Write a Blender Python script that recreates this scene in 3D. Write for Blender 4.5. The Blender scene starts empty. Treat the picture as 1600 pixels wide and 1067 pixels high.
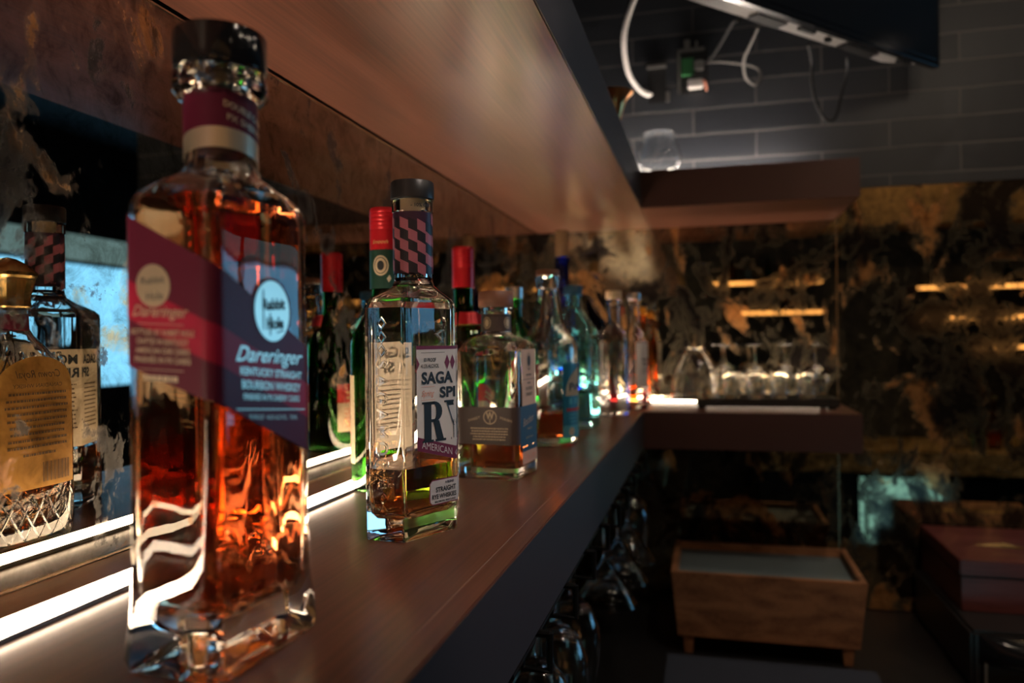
import bpy, bmesh, math, random
from mathutils import Vector, Matrix
random.seed(7)
PI = math.pi
sc = bpy.context.scene
COL = sc.collection
H = 1.6                       # camera height above the floor

# ---------------------------------------------------------------- camera, world, exposure
cam = bpy.data.cameras.new('camera')
cam.sensor_width = 36.0
cam.lens = 36.0 * 1194.5 / 1600.0
cam.clip_start = 0.02
cam.dof.use_dof = True
cam.dof.focus_distance = 0.605
cam.dof.aperture_fstop = 4.8
camo = bpy.data.objects.new('camera', cam)
COL.objects.link(camo)
camo.location = (0, 0, H)
yaw, pitch, roll = math.radians(14.36), math.radians(-0.08), math.radians(0.65)
camo.rotation_euler = (Matrix.Rotation(yaw, 4, 'Z') @ Matrix.Rotation(PI/2 + pitch, 4, 'X') @ Matrix.Rotation(-roll, 4, 'Z')).to_euler()
sc.camera = camo
w = bpy.data.worlds.new('world'); sc.world = w; w.use_nodes = True
w.node_tree.nodes['Background'].inputs[0].default_value = (0.5, 0.75, 1, 1)
w.node_tree.nodes['Background'].inputs[1].default_value = 0.3
sc.view_settings.view_transform = 'Standard'
sc.view_settings.look = 'None'
sc.view_settings.exposure = 0.0
sc.view_settings.gamma = 1.0
sc.view_settings.use_curve_mapping = False
cy = sc.cycles
cy.max_bounces = 22; cy.transmission_bounces = 20; cy.glossy_bounces = 8; cy.diffuse_bounces = 4
cy.transparent_max_bounces = 12; cy.sample_clamp_indirect = 12.0; cy.use_denoising = True
LED_STRENGTH = 46.0
WINDOW_COLOR = (0.20, 0.60, 1.0)
WINDOW_STRENGTH = 3.2

def spot(name, loc, aim, energy, color, size=0.6, blend=0.6, radius=0.03):
    l = bpy.data.lights.new(name, 'SPOT'); l.energy = energy; l.color = color
    l.spot_size = size; l.spot_blend = blend; l.shadow_soft_size = radius
    o = bpy.data.objects.new(name, l); COL.objects.link(o)
    o.location = (loc[0], loc[1], loc[2] + H)
    d = Vector(aim) - Vector(loc)
    o.rotation_euler = d.to_track_quat('-Z', 'Y').to_euler()
    return o
spot('ceiling_spot_planter', (0.55, 0.75, 1.22), (0.1, 1.6, -0.55), 9, (1.0, 0.72, 0.48), 0.75)
spot('ceiling_spot_shelf', (0.75, 0.2, 1.22), (-0.2, .62, -0.06), 32, (1.0, 0.84, 0.74), 0.40)
spot('ceiling_spot_right', (1.25, 0.75, 1.22), (0.62, 1.75, -0.45), 4, (1.0, 0.70, 0.5), 0.6)

# ---------------------------------------------------------------- materials
MATS = {}
def mat(name, color=(.5, .5, .5), rough=.5, metal=0.0, **k):
    m = bpy.data.materials.new(name); m.use_nodes = True
    b = m.node_tree.nodes['Principled BSDF']
    b.inputs['Base Color'].default_value = (*color, 1)
    b.inputs['Roughness'].default_value = rough
    b.inputs['Metallic'].default_value = metal
    for key, v in k.items():
        b.inputs[{'trans': 'Transmission Weight', 'ior': 'IOR', 'spec': 'Specular IOR Level', 'coat': 'Coat Weight',
                  'coat_rough': 'Coat Roughness', 'alpha': 'Alpha'}[key]].default_value = v
    MATS[name] = m
    return m
class NT:
    def __init__(s, m): s.m = m; s.t = m.node_tree; s.b = s.t.nodes['Principled BSDF']
    def n(s, typ, **k):
        o = s.t.nodes.new(typ)
        for a, v in k.items():
            if a.startswith('i_'):
                key = a[2:]; key = int(key) if key.isdigit() else key.replace('_', ' ')
                o.inputs[key].default_value = v
            else: setattr(o, a, v)
        return o
    def l(s, a, b): s.t.links.new(a, b)
    def ramp(s, fac, stops, interp='LINEAR'):
        r = s.n('ShaderNodeValToRGB'); r.color_ramp.interpolation = interp
        while len(r.color_ramp.elements) < len(stops): r.color_ramp.elements.new(.5)
        for e, (p, c) in zip(r.color_ramp.elements, stops):
            e.position = p; e.color = (*c, 1) if len(c) == 3 else c
        s.l(fac, r.inputs[0]); return r.outputs[0]
    def coords(s, scale=(1, 1, 1), loc=(0, 0, 0), kind='Object', rot=(0, 0, 0)):
        tc = s.n('ShaderNodeTexCoord'); mp = s.n('ShaderNodeMapping')
        mp.inputs['Scale'].default_value = scale; mp.inputs['Location'].default_value = loc; mp.inputs['Rotation'].default_value = rot
        s.l(tc.outputs[kind], mp.inputs[0]); return mp.outputs[0]
    def noise(s, vec, scale, detail=4, rough=.55, dist=0.0):
        n = s.n('ShaderNodeTexNoise', i_Scale=scale, i_Detail=detail, i_Roughness=rough, i_Distortion=dist)
        s.l(vec, n.inputs['Vector']); return n.outputs[0]
    def mix(s, fac, a, b, blend='MIX'):
        m = s.n('ShaderNodeMix', data_type='RGBA', blend_type=blend)
        for sock, v in ((0, fac), (6, a), (7, b)):
            if isinstance(v, (tuple, list)): m.inputs[sock].default_value = (*v, 1)
            elif isinstance(v, (int, float)): m.inputs[sock].default_value = v
            else: s.l(v, m.inputs[sock])
        return m.outputs[2]
    def bump(s, hgt, strength=.3, dist=.001):
        b = s.n('ShaderNodeBump', i_Strength=strength, i_Distance=dist); s.l(hgt, b.inputs['Height']); s.l(b.outputs[0], s.b.inputs['Normal'])

def wood(name, c1, c2, scale=(6, 1, 6), rough=.38, bump=.15, spec=.5, knots=False):
    m = mat(name, c1, rough, spec=spec); t = NT(m)
    v = t.coords(scale)
    a = t.noise(v, 3.0, 6 if knots else 2, .5, 1.2 if knots else 0)
    g = t.noise(t.coords(tuple(q * 12 if q > 2 else q * 1.5 for q in scale)), 4.0, 2, .5, 0)
    if knots: fac = t.mix(.30, a, g)
    else: fac = t.mix(.55, a, g)
    c = t.ramp(fac, [(.36, c2), (.62, c1)]); t.l(c, t.b.inputs['Base Color'])
    if knots: t.bump(g, bump, .0006)
    return m
wood('espresso_wood', (.155, .060, .038), (.085, .034, .023), (7, 1.0, 7), .30)
wood('espresso_wood_x', (.155, .060, .038), (.085, .034, .023), (1.0, 7, 7), .30)
wood('walnut', (.40, .185, .085), (.17, .07, .032), (3.2, 10, 9), .55, knots=True)
wood('burgundy_wood', (.16, .045, .045), (.08, .02, .022), (2, 8, 8), .3)
mat('edge_dark', (.030, .025, .030), .45)
mat('edge_brown', (.060, .024, .020), .4)
mat('seam', (.22, .13, .10), .5)

def antique(name, off, copper=0.0, stain=0.0, rise=0.0, tint=((.38, .36, .31), (.46, .44, .39)), size=1.0):
    m = mat(name, (.4, .35, .3), .1, 1.0); t = NT(m)
    big = t.noise(t.coords((1.0, 1.0, .7), off), 6.0*size, 12, .66, .5)
    cop = t.noise(t.coords((1, 1, .75), tuple(q + 3.1 for q in off)), 3.6*size, 10, .62, 1.2)
    fine = t.noise(t.coords((1, 1, 1), off), 40, 10, .72, .6)
    sp = t.n('ShaderNodeSeparateXYZ'); t.l(t.coords(), sp.inputs[0])
    zr = t.n('ShaderNodeMapRange'); t.l(sp.outputs[2], zr.inputs[0]); zr.inputs[1].default_value = 1.47; zr.inputs[2].default_value = 1.85; zr.inputs[3].default_value = -rise; zr.inputs[4].default_value = rise
    def comb(a, k, bias):
        d = t.n('ShaderNodeMath', operation='MULTIPLY_ADD'); d.inputs[1].default_value = k; t.l(fine, d.inputs[0]); t.l(a, d.inputs[2])
        e = t.n('ShaderNodeMath', operation='ADD'); t.l(d.outputs[0], e.inputs[0]); t.l(zr.outputs[0], e.inputs[1])
        f = t.n('ShaderNodeMath', operation='ADD'); t.l(e.outputs[0], f.inputs[0]); f.inputs[1].default_value = bias
        return f.outputs[0]
    dark = t.ramp(comb(big, .22, stain), [(.61, (0, 0, 0)), (.635, (.7,) * 3), (.70, (1,) * 3)])
    copm = t.ramp(comb(cop, .20, copper), [(.62, (0, 0, 0)), (.68, (1, 1, 1))])
    silver = t.ramp(fine, [(.30, (.15, .135, .11)), (.50, tint[0]), (.62, tint[1])])
    copc = t.ramp(fine, [(.35, (.22, .09, .03)), (.65, (.72, .37, .14))])
    c = t.mix(copm, silver, copc)
    c = t.mix(dark, c, (.022, .018, .016))
    t.l(c, t.b.inputs['Base Color'])
    r1 = t.mix(copm, (.010,) * 3, (.11,) * 3); r2 = t.mix(dark, r1, (.10,) * 3)
    t.l(r2, t.b.inputs['Roughness'])
    m1 = t.mix(copm, (1.0,) * 3, (.58,) * 3); m2 = t.mix(dark, m1, (.6,) * 3)
    t.l(m2, t.b.inputs['Metallic'])
    return m
antique('antique_mirror', (0, 0, 0), 0.068, 0.050, .125, size=1.7)
antique('antique_mirror_dark', (5.2, 1.7, 2.4), -.008, .036, .03, ((.38, .33, .22), (.50, .43, .28)), 1.8)
mat('mirror_edge', (.75, .55, .35), .25, 1.0)

def tile_mat():
    m = mat('dark_tile', (.05, .05, .055), .42); t = NT(m)
    tc = t.n('ShaderNodeTexCoord'); sp = t.n('ShaderNodeSeparateXYZ'); cb = t.n('ShaderNodeCombineXYZ')
    t.l(tc.outputs['Object'], sp.inputs[0])
    ad = t.n('ShaderNodeMath', operation='ADD'); t.l(sp.outputs[0], ad.inputs[0]); t.l(sp.outputs[1], ad.inputs[1])
    t.l(ad.outputs[0], cb.inputs[0]); t.l(sp.outputs[2], cb.inputs[1])
    wv = t.n('ShaderNodeTexNoise', i_Scale=9.0, i_Detail=2.0); t.l(tc.outputs['Object'], wv.inputs['Vector'])
    br = t.n('ShaderNodeTexBrick', offset=.5, i_Scale=1.0, i_Mortar_Size=.0022, i_Mortar_Smooth=.3, i_Brick_Width=.29, i_Row_Height=.062)
    vm = t.n('ShaderNodeMix', data_type='VECTOR'); vm.inputs[0].default_value = .006
    t.l(cb.outputs[0], vm.inputs[4]); t.l(wv.outputs['Color'], vm.inputs[5]); t.l(vm.outputs[1], br.inputs['Vector'])
    br.inputs['Color1'].default_value = (.045, .049, .058, 1); br.inputs['Color2'].default_value = (.028, .032, .040, 1)
    br.inputs['Mortar'].default_value = (.12, .115, .11, 1)
    t.l(br.outputs[0], t.b.inputs['Base Color'])
    hb = t.n('ShaderNodeMath', operation='MULTIPLY_ADD'); t.l(br.outputs['Fac'], hb.inputs[0]); hb.inputs[1].default_value = -.8
    hn = t.noise(t.coords((1, 1, 1)), 26, 3); t.l(hn, hb.inputs[2])
    t.bump(hb.outputs[0], .5, .003)
    return m
tile_mat()

def glass(name, color=(1, 1, 1), rough=0.0, ior=1.5, density=0.0, vol=(1, 1, 1), wavy=0.0):
    m = mat(name, color, rough, trans=1.0, ior=ior); t = NT(m)
    if density > 0:
        va = t.n('ShaderNodeVolumeAbsorption'); va.inputs['Color'].default_value = (*vol, 1); va.inputs['Density'].default_value = density
        t.l(va.outputs[0], t.t.nodes['Material Output'].inputs['Volume'])
    if wavy > 0:
        n = t.noise(t.coords((1, 1, .6)), 38, 2, .5); t.bump(n, wavy, .002)
    return m
glass('clear_glass', (.985, .995, .99), wavy=.06)
glass('thin_glass', (.98, .99, .99), ior=1.45)
glass('hung_glass', (.98, .99, .99), rough=.015, ior=1.45)
glass('green_glass', (.06, .27, .05), wavy=.06)
glass('deep_green_glass', (.07, .32, .10), wavy=.06)
glass('aqua_glass', (.42, .88, .94), wavy=.05)
glass('cobalt_glass', (.03, .09, .55), wavy=.05)
glass('amber_glass', (.72, .30, .06), wavy=.05)
glass('ruby_glass', (.14, .008, .008), wavy=.05)
glass('bourbon', (1, 1, 1), ior=1.36, density=50, vol=(.88, .45, .03))
glass('port_bourbon', (1, 1, 1), ior=1.36, density=58, vol=(.88, .40, .01))
glass('rye', (1, 1, 1), ior=1.36, density=42, vol=(.92, .55, .05))
glass('canadian', (1, 1, 1), ior=1.36, density=34, vol=(.93, .58, .08))
glass('clear_spirit', (1, 1, 1), ior=1.33)
mat('black_plastic', (.018, .018, .02), .35)
mat('black_gloss', (.008, .009, .011), .12)
mat('black_rubber', (.012, .012, .013), .6)
mat('black_wire', (.012, .012, .012), .3, .6)
mat('black_counter', (.012, .012, .014), .35)
mat('blue_mat', (.028, .038, .065), .75)
mat('cork', (.20, .11, .05), .8)
mat('orange_foil', (.85, .33, .03), .35, .4)
mat('pale_cork', (.62, .45, .28), .8)
mat('brown_wood_cap', (.20, .085, .05), .5)
mat('red_foil', (.62, .018, .03), .28, .35)
mat('silver_foil', (.75, .75, .76), .25, .9)
mat('gold_foil', (.80, .56, .22), .26, 1.0)
mat('champagne_foil', (.88, .80, .64), .30, .85)
mat('white_paper', (.80, .78, .78), .5)
mat('cream_paper', (.78, .62, .42), .6)
mat('amber_paper', (.58, .30, .07), .55)
mat('dark_print', (.018, .022, .026), .5)
mat('brown_print', (.10, .05, .02), .6)
mat('burgundy_print', (.17, .02, .055), .45)
mat('salmon_print', (.75, .30, .20), .5)
mat('maroon_band', (.085, .008, .026), .38, spec=.3)
mat('crimson_band', (.30, .010, .040), .38, spec=.3)
mat('plum_dark', (.035, .012, .03), .35)
mat('plum_pattern', (.30, .09, .12), .4)
mat('black_pattern', (.012, .010, .016), .4)
mat('choco_label', (.055, .035, .03), .5)
mat('tan_print', (.50, .38, .24), .5)
mat('tan_label', (.62, .45, .36), .5)
mat('navy_label', (.02, .075, .14), .45)
mat('teal_label', (.02, .17, .27), .4)
mat('teal_light', (.10, .38, .46), .4)
mat('red_print', (.60, .05, .04), .45)
mat('green_label', (.012, .05, .035), .4)
mat('grey_liner', (.13, .17, .19), .6)
mat('gold_text', (.72, .50, .20), .45, .3)
mat('white_cable', (.80, .77, .74), .45)
mat('grey_cable', (.20, .19, .18), .5)
mat('pcb_green', (.05, .22, .08), .5)
mat('steel', (.55, .54, .52), .35, .9)
mat('grey_plastic', (.34, .33, .32), .5)
mat('copper', (.90, .42, .16), .28, 1.0)
mat('painted_wall', (.05, .05, .055), .7)
mat('ceiling_paint', (.045, .045, .05), .8)
mat('floor_boards', (.05, .04, .035), .5)
mat('window_frame', (.03, .03, .035), .5)
mat('blind', (.35, .42, .42), .8, trans=.0)
def translucent(name, color, k):
    t = NT(MATS[name]); tr = t.n('ShaderNodeBsdfTranslucent'); tr.inputs[0].default_value = (*color, 1)
    mx = t.n('ShaderNodeMixShader'); mx.inputs[0].default_value = k
    t.l(t.b.outputs[0], mx.inputs[1]); t.l(tr.outputs[0], mx.inputs[2]); t.l(mx.outputs[0], t.t.nodes['Material Output'].inputs['Surface'])
translucent('white_paper', (.85, .80, .76), .30); translucent('cream_paper', (.95, .80, .62), .42); translucent('amber_paper', (.92, .48, .10), .5)
translucent('tan_label', (.8, .55, .42), .3); translucent('red_print', (.7, .06, .04), .3)
def stone():
    m = mat('gold_stone', (.4, .3, .15), .3); t = NT(m)
    a = t.noise(t.coords((1, 1, 1.6)), 9, 8, .65, 1.5)
    t.l(t.ramp(a, [(.35, (.06, .04, .02)), (.5, (.42, .27, .11)), (.68, (.8, .62, .36))]), t.b.inputs['Base Color'])
stone()
def emis(name, color, strength, tube=False):
    m = bpy.data.materials.new(name); m.use_nodes = True; t = m.node_tree; t.nodes.clear()
    o = t.nodes.new('ShaderNodeOutputMaterial'); e = t.nodes.new('ShaderNodeEmission')
    e.inputs[0].default_value = (*color, 1); e.inputs[1].default_value = strength
    t.links.new(e.outputs[0], o.inputs[0]); MATS[name] = m
    return m
emis('led_diffuser', (1.0, .76, .54), LED_STRENGTH)
emis('led_upper', (1.0, .85, .72), 90.0)
emis('warm_bar', (1.0, .46, .14), 5.0)
emis('window_daylight', WINDOW_COLOR, WINDOW_STRENGTH)
emis('window_daylight_soft', (.45, .78, .85), .55)
emis('cooler_light', (.35, .85, .95), 1.1)
emis('added_globe_glow', (1.0, .82, .62), 48.0)
mat('warm_plaster', (.55, .36, .18), .7)
emis('red_indicator', (1.0, .06, .04), 2.0)
emis('lamp_face', (1.0, .80, .6), 150.0)

# ---------------------------------------------------------------- geometry helpers
def link(name, me, mats, parent=None, loc=None, smooth=35):
    ms = mats if isinstance(mats, (list, tuple)) else [mats]
    for k in ms: me.materials.append(MATS[k])
    o = bpy.data.objects.new(name, me); COL.objects.link(o)
    if parent: o.parent = parent
    if loc: o.location = (loc[0], loc[1], loc[2] + H)
    if smooth:
        for p in me.polygons: p.use_smooth = True
        me.set_sharp_from_angle(angle=math.radians(smooth))
    return o
def tag(o, label, cat, group=None, kind=None):
    o['label'] = label
    if cat: o['category'] = cat
    if group: o['group'] = group
    if kind: o['kind'] = kind
    return o
def empty(name, loc, rz=0, label=None, cat=None, group=None):
    o = bpy.data.objects.new(name, None); COL.objects.link(o); o.empty_display_size = .02
    o.location = (loc[0], loc[1], loc[2] + H); o.rotation_euler = (0, 0, rz)
    if label: tag(o, label, cat, group)
    return o
class MB:
    """collects pieces of ONE mesh"""
    def __init__(s): s.v = []; s.f = []; s.mi = []
    def add(s, vs, fs, mi=0):
        b = len(s.v); s.v += [tuple(q) for q in vs]
        for f in fs: s.f.append([i + b for i in f]); s.mi.append(mi)
    def box(s, lo, hi, mi=0):
        x0, y0, z0 = lo; x1, y1, z1 = hi
        s.add([(x0,y0,z0),(x1,y0,z0),(x1,y1,z0),(x0,y1,z0),(x0,y0,z1),(x1,y0,z1),(x1,y1,z1),(x0,y1,z1)],
              [(0,3,2,1),(4,5,6,7),(0,1,5,4),(1,2,6,5),(2,3,7,6),(3,0,4,7)], mi)
    def prism(s, poly, z0, z1, mi=0):
        n = len(poly)
        s.add([(x,y,z0) for x,y in poly] + [(x,y,z1) for x,y in poly],
              [tuple(range(n-1,-1,-1)), tuple(range(n,2*n))] + [(i,(i+1)%n,n+(i+1)%n,n+i) for i in range(n)], mi)
    def rings(s, rings, mi=0, cap0=True, cap1=True):
        n = len(rings[0]); vs = [p for r in rings for p in r]; fs = []
        for k in range(len(rings)-1):
            for i in range(n):
                j = (i+1) % n
                fs.append((k*n+i, k*n+j, (k+1)*n+j, (k+1)*n+i))
        if cap0: fs.append(tuple(range(n-1,-1,-1)))
        if cap1: fs.append(tuple((len(rings)-1)*n+i for i in range(n)))
        s.add(vs, fs, mi)
    def lathe(s, prof, n=40, c=(0,0,0), mi=0, cap0=True, cap1=True):
        s.rings([[(c[0]+max(r,1e-5)*math.cos(2*PI*i/n), c[1]+max(r,1e-5)*math.sin(2*PI*i/n), c[2]+z) for i in range(n)] for r, z in prof], mi, cap0, cap1)
    def tube(s, pts, r, n=10, mi=0, smooth=6):
        P = [Vector(p) for p in pts]
        if smooth and len(P) > 2:
            Q = []
            E = [P[0]*2-P[1]] + P + [P[-1]*2-P[-2]]
            for i in range(1, len(E)-2):
                for k in range(smooth):
                    t = k/smooth; a, b, c_, d = E[i-1], E[i], E[i+1], E[i+2]
                    Q.append(.5*((2*b)+(c_-a)*t+(2*a-5*b+4*c_-d)*t*t+(3*b-a-3*c_+d)*t**3))
            Q.append(P[-1]); P = Q
        up = Vector((.13,.21,1)).normalized(); rs = []
        for i, p in enumerate(P):
            d = (P[min(i+1,len(P)-1)] - P[max(i-1,0)]).normalized()
            if i == 0:
                u = d.cross(up)
                if u.length < .05: u = d.cross(Vector((1,.1,0)))
                u.normalize()
            else: u = (u - d*u.dot(d)).normalized()
            w_ = d.cross(u); rr = r[i*len(r)//len(P)] if isinstance(r,(list,tuple)) else r
            rs.append([tuple(p + (u*math.cos(2*PI*k/n) + w_*math.sin(2*PI*k/n))*rr) for k in range(n)])
        s.rings(rs, mi)
    def me(s, name):
        m = bpy.data.meshes.new(name); m.from_pydata(s.v, [], s.f); m.update()
        m.polygons.foreach_set('material_index', s.mi)
        return m
    def build(s, name, mats, parent=None, loc=None, bevel=0, smooth=35, fix=True):
        m = s.me(name)
        if fix or bevel:
            bm = bmesh.new(); bm.from_mesh(m)
            if bevel:
                bmesh.ops.bevel(bm, geom=[e for e in bm.edges if e.calc_face_angle(0) > .5], offset=bevel, segments=2, affect='EDGES', clamp_overlap=True)
            if fix: bmesh.ops.recalc_face_normals(bm, faces=bm.faces)
            bm.to_mesh(m); bm.free()
        return link(name, m, mats, parent, loc, smooth)
def boxo(name, lo, hi, m, parent=None, bevel=.0, off=None):
    b = MB(); b.box(lo, hi); return b.build(name, m, parent, off, bevel)

_TX = {}
def text2d(s, size=1.0, shear=0, bold=0, sx=1.0, space=1.0):
    """flat outline of a word in 2D: verts, faces; centred at x=0, baseline y=0"""
    key = (s, shear, bold, space)
    if key not in _TX:
        c = bpy.data.curves.new('t', 'FONT'); c.body = s; c.size = 1; c.shear = shear; c.offset = bold; c.resolution_u = 3
        c.align_x = 'CENTER'; c.space_character = space
        o = bpy.data.objects.new('t', c); COL.objects.link(o)
        dg = bpy.context.evaluated_depsgraph_get(); me = bpy.data.meshes.new_from_object(o.evaluated_get(dg))
        _TX[key] = ([(v.co.x, v.co.y) for v in me.vertices], [tuple(p.vertices) for p in me.polygons])
        bpy.data.objects.remove(o); bpy.data.curves.remove(c); bpy.data.meshes.remove(me)
    V, F = _TX[key]
    return [(x*size*sx, y*size) for x, y in V], F
CAPH = .70      # cap height of the built-in font per unit of size

# bottle cross-sections: closed CCW lists of (x, y); s = arc length from the +x point
def round_poly(corners, rad, seg=5, div=6):
    n = len(corners); out = []
    for i in range(n):
        p = Vector(corners[i]); a = (Vector(corners[i-1]) - p); b = (Vector(corners[(i+1) % n]) - p)
        ang = a.angle(b); d = min(rad / math.tan(ang/2), a.length*.48, b.length*.48); r = d*math.tan(ang/2)
        a.normalize(); b.normalize(); c = p + (a+b).normalized() * (r / math.sin(ang/2))
        s0 = p + a*d - c; s1 = p + b*d - c
        a0 = math.atan2(s0.y, s0.x); a1 = math.atan2(s1.y, s1.x); da = (a1 - a0 + PI) % (2*PI) - PI
        for k in range(seg+1):
            t = a0 + da*k/seg; out.append((c.x + abs(r)*math.cos(t), c.y + abs(r)*math.sin(t)))
    res = []
    for i in range(len(out)):
        x0, y0 = out[i]; x1, y1 = out[(i+1) % len(out)]; L = math.hypot(x1-x0, y1-y0)
        m = div if L > .008 else 1
        for k in range(m): res.append((x0+(x1-x0)*k/m, y0+(y1-y0)*k/m))
    return res
def circ(r, n=48): return [(r*math.cos(2*PI*i/n), r*math.sin(2*PI*i/n)) for i in range(n)]
def superell(a, b, p, n=56):
    o = []
    for i in range(n):
        t = 2*PI*i/n; c, s_ = math.cos(t), math.sin(t)
        o.append((a*math.copysign(abs(c)**(2/p), c), b*math.copysign(abs(s_)**(2/p), s_)))
    return o
def blend(sec, k, r, scale=1.0, inset=0.0):
    """k=0: the section itself (scaled, inset), k=1: circle of radius r"""
    out = []
    for x, y in sec:
        L = math.hypot(x, y); f = scale*max(L-inset, .001)/L; px, py = x*f, y*f
        out.append((px*(1-k) + r*x/L*k, py*(1-k) + r*y/L*k))
    return out
class Surf:
    """maps (s, h) on the outside of a section to 3-D; s=0 at angle 0, s grows counter-clockwise"""
    def __init__(s, sec, off=.0004):
        pts = sec[:]; k = min(range(len(pts)), key=lambda i: abs(math.atan2(pts[i][1], pts[i][0])))
        pts = pts[k:] + pts[:k] + [pts[k]]
        s.p = [Vector(p) for p in pts]; s.c = [0]
        for a, b in zip(s.p, s.p[1:]): s.c.append(s.c[-1] + (b-a).length)
        s.L = s.c[-1]; s.off = off; s.z = 0
    def __call__(s, q, h, extra=0):
        q = q % s.L; i = 0
        lo, hi = 0, len(s.c)-1
        while hi - lo > 1:
            m = (lo+hi)//2
            if s.c[m] <= q: lo = m
            else: hi = m
        t = (q - s.c[lo]) / max(s.c[hi]-s.c[lo], 1e-9)
        p = s.p[lo].lerp(s.p[hi], t); d = (s.p[hi]-s.p[lo]).normalized(); n = Vector((d.y, -d.x))
        p = p + n*(s.off + extra)
        return (p.x, p.y, h)
class Label:
    """one printed label: sheet + print, all one mesh with several materials"""
    def __init__(s, surf, mats): s.S = surf; s.m = mats; s.b = MB()
    def idx(s, m):
        if m not in s.m: s.m.append(m)
        return s.m.index(m)
    def sheet(s, s0, s1, h0, h1, m, ext=0, n=24):
        f0 = h0 if callable(h0) else (lambda q: h0); f1 = h1 if callable(h1) else (lambda q: h1)
        vs = []; fs = []
        for i in range(n+1):
            q = s0 + (s1-s0)*i/n; vs += [s.S(q, f0(q), ext), s.S(q, f1(q), ext)]
        for i in range(n): fs.append((2*i, 2*i+2, 2*i+3, 2*i+1))
        s.b.add(vs, fs, s.idx(m))
    def poly(s, pts, m, ext=.0002):
        s.b.add([s.S(a, b, ext) for a, b in pts], [tuple(range(len(pts)))], s.idx(m))
    def disc(s, q, h, rx, rz, m, ext=.0002, n=26):
        f = lambda a: rz*math.sqrt(max(0, 1-((a-q)/rx)**2))
        vs = []; fs = []
        for i in range(n+1):
            a = q - rx*math.cos(PI*i/n); vs += [s.S(a, h-f(a), ext), s.S(a, h+f(a), ext)]
        for i in range(n): fs.append((2*i, 2*i+2, 2*i+3, 2*i+1))
        s.b.add(vs, fs, s.idx(m))
    def ring(s, q, h, rx, rz, wd, m, ext=.0003, n=40):
        vs = []; fs = []
        for i in range(n):
            c, d = math.cos(2*PI*i/n), math.sin(2*PI*i/n)
            vs += [s.S(q + rx*c, h + rz*d, ext), s.S(q + (rx-wd)*c, h + (rz-wd)*d, ext)]
        for i in range(n): j = (i+1) % n; fs.append((2*i, 2*j, 2*j+1, 2*i+1))
        s.b.add(vs, fs, s.idx(m))
    def line(s, q0, h0, q1, h1, wd, m, ext=.0003):
        L = math.hypot(q1-q0, h1-h0); nx, ny = -(h1-h0)/L*wd/2, (q1-q0)/L*wd/2
        k = max(1, int(abs(q1-q0)/.003)); vs = []; fs = []
        for i in range(k+1):
            t = i/k; a, b = q0+(q1-q0)*t, h0+(h1-h0)*t
            vs += [s.S(a-nx, b-ny, ext), s.S(a+nx, b+ny, ext)]
        for i in range(k): fs.append((2*i, 2*i+2, 2*i+3, 2*i+1))
        s.b.add(vs, fs, s.idx(m))
    def text(s, txt, q, h, cap, m, wd=None, ext=.0004, shear=0, bold=0, rot=0, skew=0, space=1.0, arc=0):
        V, F = text2d(txt, 1.0, shear, bold, 1.0, space)
        xs = [a for a, _ in V]; W_ = max(xs) - min(xs); sz = cap/CAPH; sx = (wd/W_) if wd else sz
        mid = (max(xs)+min(xs))/2; vs = []
        for a, b in V:
            x, y = (a-mid)*sx, b*sz + (a-mid)*sx*skew
            if arc: y -= x*x*arc
            if rot: x, y = x*math.cos(rot)-y*math.sin(rot), x*math.sin(rot)+y*math.cos(rot)
            vs.append(s.S(q+x, h+y, ext))
        s.b.add(vs, F, s.idx(m))
    def fine(s, q, h0, rows, pitch, wd, cap, m, words=None, skew=0):
        rnd = random.Random(len(s.b.v))
        for r in range(rows):
            ww = wd*(.82 + .18*rnd.random()); y = h0 - r*pitch; x = q - ww/2
            while x < q + ww/2 - .001:
                k = min(.0008 + .0022*rnd.random(), q + ww/2 - x)
                s.poly([(x, y), (x+k, y), (x+k, y+cap), (x, y+cap)], m); x += k + .0006
    def build(s, name, parent, label=None):
        o = s.b.build(name, s.m, parent, fix=False, smooth=0)
        if label: o['label'] = label
        return o

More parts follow.
